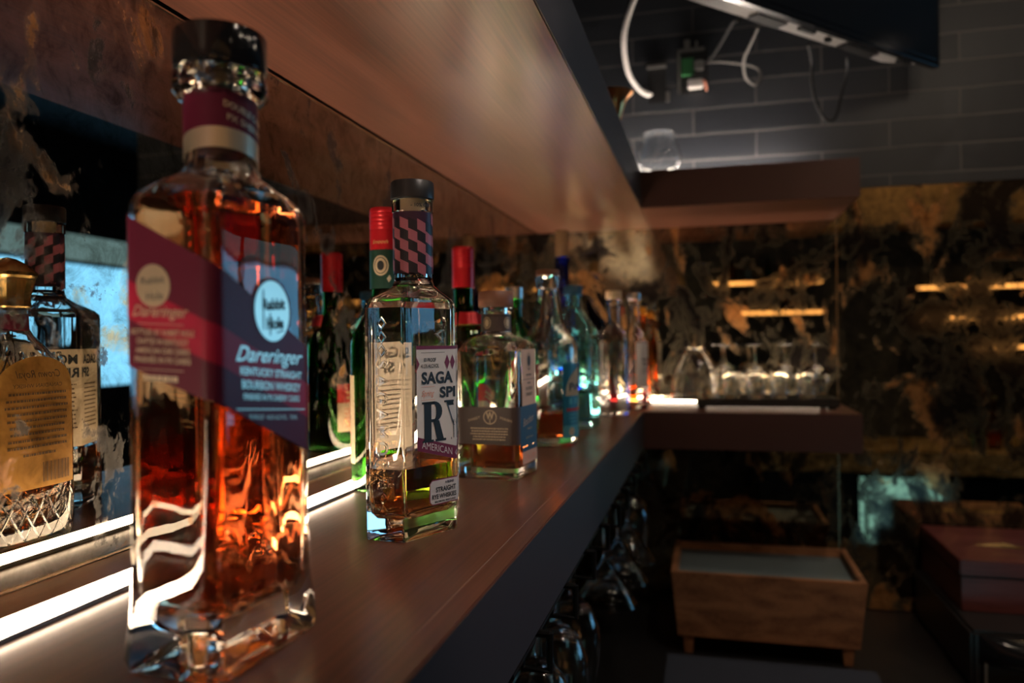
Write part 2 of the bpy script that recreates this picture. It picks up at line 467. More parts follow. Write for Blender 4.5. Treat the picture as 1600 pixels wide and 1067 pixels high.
def bottle_glass(root, sec, outer, inner, m='clear_glass', name='glass_body', smooth=30):
    """outer / inner: lists of (z, k, r, scale) from the foot to the lip / from the lip down to the cavity floor"""
    b = MB(); R = []
    for f, z in ((.02, .0040), (.45, .0036), (.80, .0018)): R.append([(x, y, z) for x, y in blend(sec, 0, 0, f)])
    for z, k, r, sca in outer: R.append([(x, y, z) for x, y in blend(sec, k, r, sca)])
    for z, k, r, sca, ins in inner: R.append([(x, y, z) for x, y in blend(sec, k, r, sca, ins)])
    b.rings(R)
    return b.build(name, m, root, smooth=smooth)
def liquid(root, sec, rows, m):
    b = MB(); b.rings([[(x, y, z) for x, y in blend(sec, k, r, sca, ins)] for z, k, r, sca, ins in rows])
    return b.build('liquid', m, root, smooth=30)
def round_bottle(root, r, hb, hs, rn, ht, m, wall=.003, floor_=.008, liq=None, liqm=None, lip=None, curve=1.0, n=44):
    """round bottle: body radius r up to hb, shoulder ending at hs in a neck of radius rn up to ht"""
    o = [(.0005, .004), (r*.5, .0035), (r*.76, .0015), (r*.86, 0), (r*.97, .001), (r, .006), (r, hb)]
    for i in range(1, 9):
        t = i/8; o.append((rn + (r-rn)*(.5+.5*math.cos(PI*t**curve)), hb + (hs-hb)*t))
    top = [(rn, ht-.012), (lip or rn*1.12, ht-.011), (lip or rn*1.12, ht-.001), (rn, ht)] if lip != 0 else [(rn, ht)]
    i_ = [(max(rn-wall*.8, .004), ht), (max(rn-wall*.8, .004), hs)]
    for i in range(7, 0, -1):
        t = i/8; i_.append((max(rn-wall*.8,.004) + (r-wall-max(rn-wall*.8,.004))*(.5+.5*math.cos(PI*t**curve)), hb + (hs-hb)*t - .001))
    i_ += [(r-wall, hb-.001), (r-wall, floor_+.006), (r-wall-.003, floor_+.001), (r*.4, floor_+.0), (.0005, floor_+.004)]
    b = MB(); b.lathe(o + top + i_, n); g = b.build('glass_body', m, root, smooth=40)
    if liq:
        q = [(.0005, floor_+.0035), (r*.4, floor_-.0005), (r-wall-.0025, floor_+.0006), (r-wall+.0004, floor_+.006), (r-wall+.0004, liq), (.0005, liq)]
        b = MB(); b.lathe(q, n); b.build('liquid', liqm, root, smooth=40)
    return g
def lathe_part(name, prof, m, root, n=36, z=0, label=None, smooth=40):
    b = MB(); b.lathe([(r, h+z) for r, h in prof], n); o = b.build(name, m, root, smooth=smooth)
    if label: o['label'] = label
    return o

ZL, ZLB, ZU, ZUT = -.152, -.2287, .2729, .3494
XF, XW, YF, YW, XE = -.1318, -.42, 1.6131, 1.925, .2913
YN = -1.1                       # near end of the left shelves
# ---------------------------------------------------------------- the room
def struct(name, lo, hi, m):
    o = boxo(name, lo, hi, m, off=(0, 0, 0)); o['kind'] = 'structure'; return o
struct('floor', (-.5, -1.8, -1.65), (3.1, 5.3, -1.6), 'floor_boards')
struct('ceiling', (-.5, -1.8, 1.3), (3.1, 5.3, 1.35), 'ceiling_paint')
struct('wall_left', (-.50, -1.8, -1.6), (-.426, 5.3, 1.3), 'painted_wall')
wl = struct('wall_left_tile', (-.4262, -1.7, .346), (-.42, YW, 1.3), 'dark_tile')
struct('wall_back', (-.43, YW+.006, -1.6), (.78, 2.06, .345), 'painted_wall')
struct('wall_back_tile', (-.43, YW-.004, .3455), (.79, 2.06, 1.3), 'dark_tile')
struct('wall_rear', (-.5, -1.8, -1.6), (3.1, -1.7, 1.3), 'painted_wall')
struct('wall_far', (-.5, 5.2, -1.6), (3.1, 5.3, 1.3), 'painted_wall')
b = MB()
WY0, WY1, WZ0, WZ1 = 2.2, 5.0, -.30, .70
b.box((3.0, -1.8, -1.6), (3.1, WY0, 1.3)); b.box((3.0, WY1, -1.6), (3.1, 5.3, 1.3)); b.box((3.0, WY0, -1.6), (3.1, WY1, WZ0)); b.box((3.0, WY0, WZ1), (3.1, WY1, 1.3))
o = b.build('wall_right', 'painted_wall', loc=(0, 0, 0)); o['kind'] = 'structure'
wr = empty('window_1', (3.05, 0, 0)); wr['kind'] = 'structure'
def part(name, lo, hi, m, root, bevel=0):
    """box given in room coordinates, parented to root (which has no rotation)"""
    r = root.location; b = MB(); b.box(lo, hi); o = b.build(name, m, root, bevel=bevel)
    o.location = (-r.x, -r.y, H - r.z); return o
part('window_pane', (3.045, WY0, WZ0), (3.055, WY1, WZ1-.17), 'window_daylight', wr)
part('window_blind', (3.02, WY0, WZ1-.17), (3.03, WY1, WZ1), 'window_daylight_soft', wr)
b = MB()
for y in (WY0+.02, 2.78, 3.75, WY1-.02): b.box((3.0, y-.02, WZ0), (3.06, y+.02, WZ1))
b.box((3.0, WY0, WZ0), (3.06, WY1, WZ0+.03)); b.box((3.0, WY0, WZ1-.185), (3.06, WY1, WZ1-.165))
o = b.build('window_frame', 'window_frame', wr); o.location = (-3.05, 0, 0)

# mirror panels
def panel(lo, hi, m, label, edge=None):
    root = empty('mirror_panel', ((lo[0]+hi[0])/2, (lo[1]+hi[1])/2, lo[2]), 0, label, 'mirror', 'antique mirror panels on the walls')
    part('mirror_glass', lo, hi, m, root, .0006)
    for e in edge or []: part('edge_trim', e[0], e[1], 'mirror_edge', root)
    return root
panel((-.426, -1.69, ZL+.0015), (-.42, YW-.002, ZU-.0035), 'antique_mirror', 'stained antique mirror behind the bottles on the left, between the two shelves',
      [((-.4202, -1.69, ZL+.0005), (-.4185, YW-.004, ZL+.002)), ((-.4202, -1.69, ZU-.0050), (-.4190, YW-.004, ZU-.0036))])
panel((-.426, -1.69, -.633), (-.42, YW-.002, ZLB-.001), 'antique_mirror_dark', 'dark antique mirror on the left under the lower shelf')
panel((-.42, YW, -.633), (.2948, YW+.006, .3445), 'antique_mirror_dark', 'antique mirror on the back wall behind the shot glasses',
      [((.2936, YW-.0012, -.633), (.2948, YW, .3445))])
panel((.2964, YW, -.633), (.775, YW+.006, .3445), 'antique_mirror_dark', 'antique mirror on the back wall right of the narrow joint')

# shelves
def shelf(z0, z1, label):
    zc = z0; root = empty('wall_shelf', (XF, YF, z0), 0, label, 'shelf', 'dark wooden wall shelves')
    L = (-XF, -YF)
    b = MB(); b.prism([(XW-XF, YN-YF), (0, YN-YF), (0, 0), (0, YW-.0005-YF), (XW-XF, YW-.0005-YF)], 0, z1-z0)
    b.build('side_board', 'espresso_wood', root, bevel=.0012)
    b = MB(); b.box((.0004, 0, 0), (XE-XF, YW-.0005-YF, z1-z0)); b.build('back_board', 'espresso_wood_x', root, bevel=.0012)
    b = MB(); b.box((-.0002, YN-YF, .0008), (.0006, -.0008, z1-z0-.0008)); b.build('edge_band', 'edge_dark', root)
    b = MB(); b.box((.0008, -.0006, .0008), (XE-XF-.0005, .0002, z1-z0-.0008)); b.build('edge_band', 'edge_brown', root)
    b = MB(); b.box((-.0172, YN-YF+.002, z1-z0-.0004), (-.0165, -.002, z1-z0+.00015)); b.build('edge_seam', 'seam', root, smooth=0)
    b = MB(); b.box((XE-XF-.0172, .004, -.00015), (XE-XF-.0150, YW-YF-.004, .0004)); b.build('edge_seam', 'seam', root, smooth=0)
    return root
shelf(ZLB, ZL, 'long dark brown lower shelf that carries the bottles')
shelf(ZU, ZUT, 'thick dark upper shelf overhead, above the bottles')
# led strips
def led(lo, hi, m, label, along):
    root = empty('led_strip', ((lo[0]+hi[0])/2, (lo[1]+hi[1])/2, lo[2]), 0, label, 'light strip', 'led light strips')
    part('channel', lo, (hi[0], hi[1], hi[2]-.0012), 'grey_plastic', root)
    e = .0008
    part('diffuser', (lo[0]+e, lo[1]+e, hi[2]-.0012), (hi[0]-e, hi[1]-e, hi[2]), m, root)
    return root
led((-.3728, YN+.05, ZL), (-.3506, 1.845, ZL+.004), 'led_diffuser', 'glowing light strip along the left of the lower shelf', 1)
led((-.3504, 1.845, ZL), (.262, 1.868, ZL+.004), 'led_diffuser', 'glowing light strip at the back of the lower shelf, under the shot glasses', 0)
led((-.345, 1.86, ZUT), (.20, 1.876, ZUT+.004), 'led_upper', 'light strip on top of the upper shelf against the tiles', 0)
# counter
b = MB(); b.prism([(-.42, -1.0), (-.1, -1.0), (-.1, 1.30), (.78, 1.30), (.78, YW-.0005), (-.42, YW-.0005)], -.675, -.635)
tag(b.build('worktop', 'black_counter', loc=(0,0,0), bevel=.002), 'black L-shaped worktop under the wooden planter', 'countertop')
b = MB(); b.prism([(-.42, -1.0), (-.13, -1.0), (-.13, 1.34), (.76, 1.34), (.76, YW-.001), (-.42, YW-.001)], -1.6, -.676)
tag(b.build('base_cabinet', 'black_plastic', loc=(0,0,0)), 'black base cabinet under the dark worktop', 'cabinet')

# ---------------------------------------------------------------- big bourbon bottle in front
def stripes(): pass
def big_bottle():
    root = empty('whiskey_bottle', (-.2376+.0025, .3355, ZL), math.radians(-4.7), 'tall square bottle of red bourbon nearest the camera, diagonal maroon label', 'bottle')
    hx, hy = .0268, .0392
    sec = round_poly([(-hx, -hy), (hx, -hy), (hx, hy), (-hx, hy)], .0075, 6, 6)
    out = [(0, 0, 0, .985), (.0012, 0, 0, 1.03), (.006, 0, 0, 1.06), (.014, 0, 0, 1.045), (.024, 0, 0, 1.01), (.034, 0, 0, .985), (.06, 0, 0, .972),
           (.12, 0, 0, .962), (.20, 0, 0, .965), (.215, 0, 0, .965), (.2195, .0, .03, .95), (.2235, .05, .03, .90), (.2275, .22, .028, .80), (.2315, .55, .0235, .70),
           (.2350, .85, .0192, .6), (.2390, 1, .0178, 1), (.245, 1, .0172, 1), (.2715, 1, .0172, 1), (.2725, 1, .0178, 1), (.2735, 1, .0208, 1), (.2760, 1, .0226, 1), (.2800, 1, .0228, 1), (.2850, 1, .0222, 1), (.286, 1, .0208, 1)]
    inn = [(.286, 1, .0125, 1, 0), (.240, 1, .0125, 1, 0), (.2330, .85, .014, .6, .003), (.2265, .3, .024, .78, .004), (.2195, .05, .03, .90, .0045), (.213, 0, 0, .955, .0048),
           (.06, 0, 0, .962, .0048), (.032, 0, 0, .955, .006), (.026, 0, 0, .90, .010), (.0235, 0, 0, .6, .01), (.025, 0, 0, .1, 0)]
    bottle_glass(root, sec, out, inn)
    liquid(root, sec, [(.0246, 0, 0, .1, 0), (.0231, 0, 0, .6, .0098), (.0256, 0, 0, .902, .0097), (.0316, 0, 0, .955, .0056), (.06, 0, 0, .962, .0043), (.213, 0, 0, .957, .0044),
                       (.2192, .04, .03, .905, .0042), (.2205, .06, .03, .885, .0042), (.2206, .06, .03, .3, 0)], 'port_bourbon')
    lathe_part('stopper', [(.0002, .2868), (.0205, .2868), (.0222, .2874), (.0224, .2885), (.0224, .3045), (.0215, .306), (.0002, .3062)], 'black_gloss', root, 48)
    # neck label
    s = Surf(circ(.0173)); L = Label(s, ['maroon_band', 'champagne_foil'])
    q = .0173
    f = lambda a: .2500 - .006*math.sin((a-.012)/q*.9)
    L.sheet(-.0495, .0495, lambda a: f(a)-.0095, lambda a: f(a)+.0005, 'champagne_foil', 0, 40)
    L.sheet(-.0495, .0495, lambda a: f(a)+.0005, lambda a: f(a)+.0195, 'maroon_band', .0001, 40)
    L.text('DOUBLE CASK', -.002, .2630, .0030, 'champagne_foil', .024, bold=.02, skew=-.28)
    L.text('PX SHERRY', -.002, .2570, .0030, 'champagne_foil', .021, bold=.02, skew=-.28)
    L.build('neck_label', root)
    # wrapped label
    sc_ = [(x*.967, y*.967) for x, y in sec]
    S0 = Surf(sc_, .0005); UP = .0235
    S = lambda q, h, e=0: S0(q, h + UP - .05*(q+.03), e); L = Label(S, ['maroon_band', 'crimson_band', 'champagne_foil', 'dark_print'])
    # s: front face -hy..hy ; side face (-y) beyond ; corner at about -.036
    top = lambda a: .1645 - .46*(a+.036) - (.05*(a+.036) if a > -.036 else 0)
    bot = lambda a: .1020 - .30*(a+.036) if a < -.036 else .1020 - .40*(a+.036)
    s0, s1 = -.0905, .0335
    L.sheet(s0, s1, bot, top, 'maroon_band', 0, 70)
    L.sheet(s0, s1, lambda a: .1195 - .40*(a+.036), lambda a: .1375 - .40*(a+.036), 'crimson_band', .00012, 70)
    # front emblem
    qe, he = .0035, .1460
    L.disc(qe, he, .0152, .0165, 'maroon_band', .0002); L.disc(qe, he, .0137, .0150, 'champagne_foil', .0003)
    L.text('Rabbit', qe+.0012, he+.0010, .0052, 'dark_print', .0180, ext=.0004, bold=.04, skew=.10); L.text('Hole', qe+.002, he-.0085, .0055, 'dark_print', .0135, ext=.0004, bold=.04, skew=.10)
    L.line(qe-.0072, he-.0095, qe-.0072, he+.010, .0009, 'dark_print', .0004); L.line(qe-.002, he-.012, qe-.002, he-.001, .0008, 'dark_print', .0004); L.line(qe+.003, he-.0105, qe+.009, he-.009, .0006, 'dark_print', .0004)
    k = -.12
    L.text('Dareringer', .0020, .1205, .0072, 'champagne_foil', .0520, shear=.45, bold=.008, skew=-.02)
    L.text('KENTUCKY STRAIGHT', .003, .1135, .0036, 'champagne_foil', .048, bold=.02, skew=-.05)
    L.text('BOURBON WHISKEY', .003, .1070, .0040, 'champagne_foil', .046, bold=.02, skew=-.05)
    L.text('FINISHED IN PX SHERRY CASKS', .003, .1018, .0029, 'champagne_foil', .044, bold=.02, skew=-.05)
    L.line(-.024, .0985, .030, .0965, .0006, 'champagne_foil')
    L.text('93 PROOF   46.5% ALC/VOL   750ML', .004, .0925, .0022, 'champagne_foil', .038, skew=-.05)
    # side emblem and text
    qs = -.0635
    L.disc(qs-.004, .1535, .0098, .0098, 'champagne_foil', .0003); L.text('Rabbit', qs-.004, .1545, .0032, 'dark_print', .0135, skew=.08); L.text('Hole', qs-.003, .1470, .0038, 'dark_print', .0095, skew=.08)
    L.text('Dareringer', qs, .1395, .0050, 'champagne_foil', .032, shear=.4, bold=.01)
    L.line(qs-.013, .1360, qs+.013, .1360, .0003, 'champagne_foil')
    for i, (tx, wd) in enumerate((('BOTTLED BY RABBIT HOLE', .036), ('CRAFTED IN KENTUCKY', .030), ('AMERICAN OAK CASKS', .031), ('FINISHED IN PX CASKS', .032))):
        L.text(tx, qs+.001, .1310-.0042*i, .0026, 'champagne_foil', wd, bold=.02)
    L.line(qs-.013, .1152, qs+.013, .1152, .0003, 'champagne_foil')
    L.fine(qs, .1100, 1, .003, .022, .0026, 'champagne_foil')
    L.build('body_label', root)
    return root
big_bottle()

# ---------------------------------------------------------------- hexagonal rye bottle in focus
def rye_bottle():
    root = empty('whiskey_bottle', (-.2345, .5905, ZL), math.radians(-4.5), 'clear faceted rye bottle with black cap and white folded label, second from the camera', 'bottle')
    a, s, r = .0535, .0160, .0365
    cor = [(r, 0), (s, a), (-s, a), (-r, 0), (-s, -a), (s, -a)]
    sec = round_poly(cor, .0028, 3, 8)
    out = [(0, 0, 0, .955), (.001, 0, 0, .985), (.004, 0, 0, 1), (.178, 0, 0, 1), (.1825, 0, 0, .985), (.1860, .06, .02, .93), (.1930, .40, .0190, .70), (.1975, .80, .0172, .5), (.2010, 1, .0160, 1), (.2045, 1, .0155, 1),
           (.2570, 1, .0155, 1), (.2580, 1, .0170, 1), (.2670, 1, .0170, 1), (.2675, 1, .0160, 1)]
    inn = [(.2675, 1, .0105, 1, 0), (.204, 1, .0105, 1, 0), (.198, .8, .012, .5, .002), (.190, .35, .015, .72, .004), (.184, .05, .02, .92, .0045), (.178, 0, 0, 1, .0052), (.030, 0, 0, 1, .0052),
           (.021, 0, 0, .96, .0062), (.0165, 0, 0, .84, .0085), (.0155, 0, 0, .5, .005), (.0165, 0, 0, .1, 0)]
    bottle_glass(root, sec, out, inn, smooth=18)
    liquid(root, sec, [(.0161, 0, 0, .1, 0), (.0151, 0, 0, .5, .005), (.0161, 0, 0, .842, .0083), (.0207, 0, 0, .962, .0058), (.030, 0, 0, 1, .0047), (.0550, 0, 0, 1, .0047), (.0551, 0, 0, .3, 0)], 'rye')
    c = lathe_part('stopper', [(.0002, .2680), (.0165, .2680), (.0177, .2685), (.0178, .2695), (.0178, .2815), (.0170, .2828), (.0002, .283)], 'black_plastic', root, 56)
    lathe_part('cork_plug', [(.0002, .245), (.0100, .245), (.0103, .2679), (.0002, .2679)], 'pale_cork', c)
    # neck sleeve with flag pattern
    S = Surf(circ(.0157, 60), .0006); L = Label(S, ['plum_dark', 'plum_pattern', 'black_pattern'])
    Lc = 2*PI*.0157
    L.sheet(0, Lc*.9999, .2075, .2570, 'plum_dark', 0, 60)
    nc = 14; cw = Lc/nc
    for i in range(nc):
        for j in range(5):
            z0 = .2135 + j*.0086 + (i % 7)*-.0011
            z1 = z0 + .0086
            if z1 > .2565: continue
            m = 'plum_pattern' if (i + j) % 2 == 0 else 'black_pattern'
            x0 = i*cw
            L.sheet(x0, x0+cw, lambda a: z0-.0035*(a-x0)/cw, lambda a: z1-.0035*(a-x0)/cw, m, .0002, 4)
    for i in range(7):
        for d in (-.0016, 0, .0016): L.poly([(i*2*cw+d-.0006, .2105), (i*2*cw+d, .2118), (i*2*cw+d+.0006, .2105), (i*2*cw+d, .2092)], 'plum_pattern', .0001)
    L.build('neck_sleeve', root)
    S = Surf(circ(.0171, 60), .0002); L = Label(S, ['dark_print']); L.text('- 10% OFF', -.012, .2605, .0028, 'dark_print', .017, bold=.02)
    L.build('neck_mark', root)
    # front label folded over the ridge
    S = Surf(sec, .0004); L = Label(S, ['white_paper', 'burgundy_print', 'dark_print', 'salmon_print'])
    half = .0425
    dn = lambda q: .0570 + abs(q)*.26
    L.sheet(-half, half, dn, .1485, 'white_paper', 0, 40)
    L.sheet(-half, half, .1458, .1485, 'burgundy_print', .0002, 40)
    L.sheet(-half, half, dn, lambda q: dn(q)+.0105, 'burgundy_print', .0002, 40)
    L.text('83 PROOF', -.0285, .1362, .0028, 'dark_print', .0130, bold=.02); L.text('41.5% ALC/VOL', -.0285, .1315, .0028, 'dark_print', .0195, bold=.02)
    for q in (-.0095, -.0035, .0035, .0095): L.poly([(q-.0028, .1355), (q, .1295), (q+.0028, .1355), (q, .1415)], 'burgundy_print', .0003)
    for q in (-half, half): L.poly([(q, .1295), (q+(.003 if q < 0 else -.003), .1345), (q, .1395)], 'burgundy_print', .0003)
    L.line(-.038, .1433, -.012, .1433, .0003, 'dark_print')
    for tx, qq, hh, cp, ww in (('SAGA', -.0205, .1192, .0088, .0345), ('MORE', .0205, .1192, .0088, .0345), ('SPI', -.0095, .1078, .0080, .0175), ('RIT', .0105, .1078, .0080, .0165)):
        L.text(tx, qq, hh, cp, 'dark_print', ww, bold=.035)
    L.text('Spring', -.0310, .1095, .0045, 'salmon_print', .0135, shear=.4)
    for hh in (.1168, .1065): L.line(-.038, hh, -.0235, hh, .00025, 'salmon_print')
    # RYE in tall slab letters
    def slab_R(x, h, w_, hh, sg=1):
        t = .0052; th = .0022; e = .0008
        P = lambda pts: L.poly([(x+sg*px*w_, h+py*hh) for px, py in pts][::sg], 'dark_print', .0004)
        P([(.10, .04), (.42, .04), (.42, .97), (.10, .97)]); P([(0, 0), (.52, 0), (.52, .055), (0, .055)]); P([(0, .95), (.60, .95), (.60, 1), (0, 1)])
        arc = lambda cx, cy, rx, ry, a0, a1, k=10: [(cx+rx*math.cos(a0+(a1-a0)*i/k), cy+ry*math.sin(a0+(a1-a0)*i/k)) for i in range(k+1)]
        o = arc(.55, .745, .38, .255, PI/2, -PI/2); i_ = arc(.55, .745, .10, .185, PI/2, -PI/2)
        for a_, b_, c_, d_ in zip(o, o[1:], i_[1:], i_): P([a_, d_, c_, b_])
        P([(.42, .49), (.58, .49), (.58, .56), (.42, .56)]); P([(.42, .93), (.58, .93), (.58, 1), (.42, 1)])
        P([(.50, .52), (.78, .52), (1.0, .03), (.68, .03)]); P([(.60, 0), (1.10, 0), (1.10, .055), (.60, .055)])
    slab_R(-.0375, .0735, .0235, .0315)
    for poly in ([(-.0115, .105), (-.0035, .105), (.0025, .087), (-.003, .084)], [(.0105, .105), (.0060, .105), (-.001, .087), (.003, .084)], [(-.0032, .0745), (.0035, .0745), (.0035, .089), (-.0032, .089)],
                 [(-.0135, .1035), (-.0025, .1035), (-.0025, .105), (-.0135, .105)], [(.004, .1035), (.012, .1035), (.012, .105), (.004, .105)], [(-.006, .0735), (.006, .0735), (.006, .0750), (-.006, .0750)]):
        L.poly(poly, 'dark_print', .0004)
    for h0, h1, q0, q1 in ((.0735, .105, .0165, .0235), (.0735, .0765, .0145, .036), (.102, .105, .0145, .036), (.0875, .0905, .0225, .031)):
        L.poly([(q0, h0), (q1, h0), (q1, h1), (q0, h1)], 'dark_print', .0004)
    L.text('AMERICAN', -.0215, .0654, .0055, 'white_paper', .033, skew=-.26); L.text('SPIRIT', .0215, .0654, .0055, 'white_paper', .028, skew=.26)
    L.poly([(-.0018, .0625), (0, .060), (.0018, .0625), (0, .065)], 'white_paper', .0004)
    # small badge
    bd = [(-.0275, .0235), (.0275, .0235), (.0305, .0265), (.0305, .0405), (.0275, .0435), (-.0275, .0435), (-.0305, .0405), (-.0305, .0265)]
    for m, k, e in (('burgundy_print', 1, .0001), ('white_paper', .95, .0003)):
        ins = .0 if k == 1 else .0009
        L.sheet(-.0305+ins, .0305-ins, lambda q: .0235+ins+max(0, abs(q)-.0275), lambda q: .0435-ins-max(0, abs(q)-.0275), m, e, 60)
    for tx, qq, hh, cp, ww in (('A BLEND', -.0085, .0393, .0018, .010), ('OF', .0055, .0393, .0018, .004), ('STRAIGHT', -.0125, .0335, .0037, .0225), ('RYE WHISKIES', -.0145, .0282, .0035, .0270), ('BALTIMORE, MARYLAND', -.0135, .0253, .0014, .023)):
        L.text(tx, qq, hh, cp, 'dark_print', ww, bold=.03, ext=.0005)
    L.build('front_label', root)
    # back label
    L = Label(S, ['cream_paper', 'dark_print', 'brown_print']); q0 = S.L/2
    L.sheet(q0-.043, q0+.043, .058, .1485, 'cream_paper', 0, 40)
    L.text('SAGA', q0-.0205, .1350, .0085, 'dark_print', .0340, bold=.03); L.text('MORE', q0+.0205, .1350, .0085, 'dark_print', .0340, bold=.03)
    L.text('SPI', q0-.0100, .1225, .0085, 'dark_print', .0185, bold=.03); L.text('RIT', q0+.0115, .1225, .0085, 'dark_print', .0185, bold=.03)
    L.fine(q0-.021, .1150, 11, .0040, .034, .0014, 'brown_print'); L.fine(q0+.021, .1150, 11, .0040, .034, .0014, 'brown_print')
    for i in range(18): L.poly([(q0+.012+i*.001, .063), (q0+.0125+i*.001, .063), (q0+.0125+i*.001, .071), (q0+.012+i*.001, .071)], 'dark_print')
    L.build('back_label', root)
    # raised lettering down both narrow sides
    for sg, nm in ((-1, 'raised_lettering'), (1, 'raised_lettering')):
        b = MB(); qm = -(math.hypot(r-s, a) + s) if sg < 0 else (math.hypot(r-s, a) + s)
        def emb(V, F, z0, hgt=.0006):
            base = len(b.v); n = len(V)
            vs = []
            for q, z in V: vs.append(S(qm+q, z, -.0006))
            for q, z in V: vs.append(S(qm+q*.93, z, hgt))
            fs = [tuple(n+i for i in f) for f in F]
            ed = {}
            for f in F:
                for i in range(len(f)): ed[(f[i], f[(i+1) % len(f)])] = 1
            for (p, q_) in ed:
                if (q_, p) not in ed: fs.append((p, q_, n+q_, n+p))
            b.add(vs, fs)
        for i, ch in enumerate('SAGAMORE'):
            V, F = text2d(ch, .0135, 0, .02)
            V = [(y - .0048, .1350 - i*.0128 - x) for x, y in V]
            emb(V, F, 0)
        def ring_d(z, rr):
            V = [(rr*math.cos(k*PI/2), z + rr*1.25*math.sin(k*PI/2)) for k in range(4)] + [(rr*.6*math.cos(k*PI/2), z + rr*.6*1.25*math.sin(k*PI/2)) for k in range(4)]
            F = [(k, (k+1) % 4, 4+(k+1) % 4, 4+k) for k in range(4)]
            emb(V, F, 0)
        for z in (.1660, .1555, .0335, .0235, .1455): ring_d(z, .0042 if z > .1 else .0038)
        b.build(nm, 'clear_glass', root, fix=False, smooth=0)
    return root
rye_bottle()

# ---------------------------------------------------------------- decanter-like bottle seen through the big one and in the mirror
def lattice_bottle():
    root = empty('whiskey_bottle', (-.318, .4745, ZL), math.radians(0), 'squat cut-glass whisky bottle with gold cap behind the tallest bottle', 'bottle')
    sec = superell(.0275, .0455, 3.4, 64)
    out = [(0, 0, 0, .90), (.0015, 0, 0, .95), (.01, 0, 0, .985), (.04, 0, 0, 1.0), (.09, 0, 0, 1.0), (.115, 0, 0, .97), (.130, .05, .02, .90), (.143, .2, .02, .78), (.153, .45, .018, .66), (.160, .75, .0155, .5),
           (.166, 1, .0135, 1), (.176, 1, .0128, 1), (.1765, 1, .0150, 1), (.180, 1, .0150, 1), (.181, 1, .013, 1)]
    inn = [(.181, 1, .0095, 1, 0), (.166, 1, .0095, 1, 0), (.158, .7, .0125, .5, .003), (.142, .2, .018, .78, .004), (.128, .05, .02, .9, .004), (.09, 0, 0, 1, .004), (.03, 0, 0, 1, .004), (.018, 0, 0, .93, .006), (.014, 0, 0, .6, 0), (.015, 0, 0, .1, 0)]
    g = bottle_glass(root, sec, out, inn)
    liquid(root, sec, [(.0146, 0, 0, .1, 0), (.0136, 0, 0, .6, 0), (.0176, 0, 0, .932, .0057), (.03, 0, 0, 1, .0036), (.09, 0, 0, 1, .0036), (.128, .05, .02, .9, .0036), (.1281, .05, .02, .3, 0)], 'canadian')
    # diamond-cut ridges round the foot and shoulder
    S = Surf(sec, 0.0); b = MB(); b2 = MB(); n = 20; st = S.L/n
    for i in range(n):
        for sg in (1, -1):
            pts = []
            for k in range(7):
                z = .006 + k*.0057; q = i*st + sg*(k/6)*st*1.6
                p = S(q, z, -.0002); f = .955 + .045*min(1, z/.03); pts.append((p[0]*f, p[1]*f, z))
            b.tube(pts, .0009, 5, smooth=0)
            pts = []
            for k in range(6):
                z = .112 + k*.007; t = (z-.09)/.06; p = S(i*st + sg*(k/5)*st*1.1, z, 0); f = 1.0 - .03*max(0, t-.2) - .28*max(0, t-.25)**1.4; pts.append((p[0]*f, p[1]*f, z))
            b2.tube(pts, .0008, 5, smooth=0)
    b.build('cut_foot', 'clear_glass', root); b2.build('cut_shoulder', 'clear_glass', root)
    lathe_part('neck_band', [(.0136, .1635), (.0140, .164), (.0134, .1755), (.0130, .176)], 'burgundy_print', root)
    c = lathe_part('crown_cap', [(.0002, .1812), (.0150, .1812), (.0158, .1825), (.0150, .1860), (.0150, .190), (.0185, .2040), (.0200, .2060), (.0200, .2085), (.0150, .2140), (.0060, .2190), (.0002, .2205)], 'gold_foil', root, 16, smooth=20)
    # back label (towards the mirror) and front label
    for q0, nm in ((S.L/2, 'back_label'), (0, 'front_label')):
        S2 = Surf(sec, .0005); L = Label(S2, ['amber_paper', 'brown_print'])
        arch = lambda q: .118 + .026*math.sqrt(max(0, 1-((q-q0)/.0355)**2))
        L.sheet(q0-.0355, q0+.0355, .044, arch, 'amber_paper', 0, 40)
        L.text('Crown Royal', q0, .128, .0058, 'brown_print', .040, shear=.35); L.text('CANADIAN WHISKY', q0, .1205, .0030, 'brown_print', .044)
        L.fine(q0, .1150, 9, .0050, .058, .0018, 'brown_print')
        L.fine(q0, .0690, 1, .0050, .030, .0018, 'brown_print')
        for i in range(22):
            wd = .0004 if i % 3 else .0009
            L.poly([(q0-.004-i*.0012, .048), (q0-.004-i*.0012+wd, .048), (q0-.004-i*.0012+wd, .063), (q0-.004-i*.0012, .063)], 'brown_print')
        L.build(nm, root)
    return root
lattice_bottle()

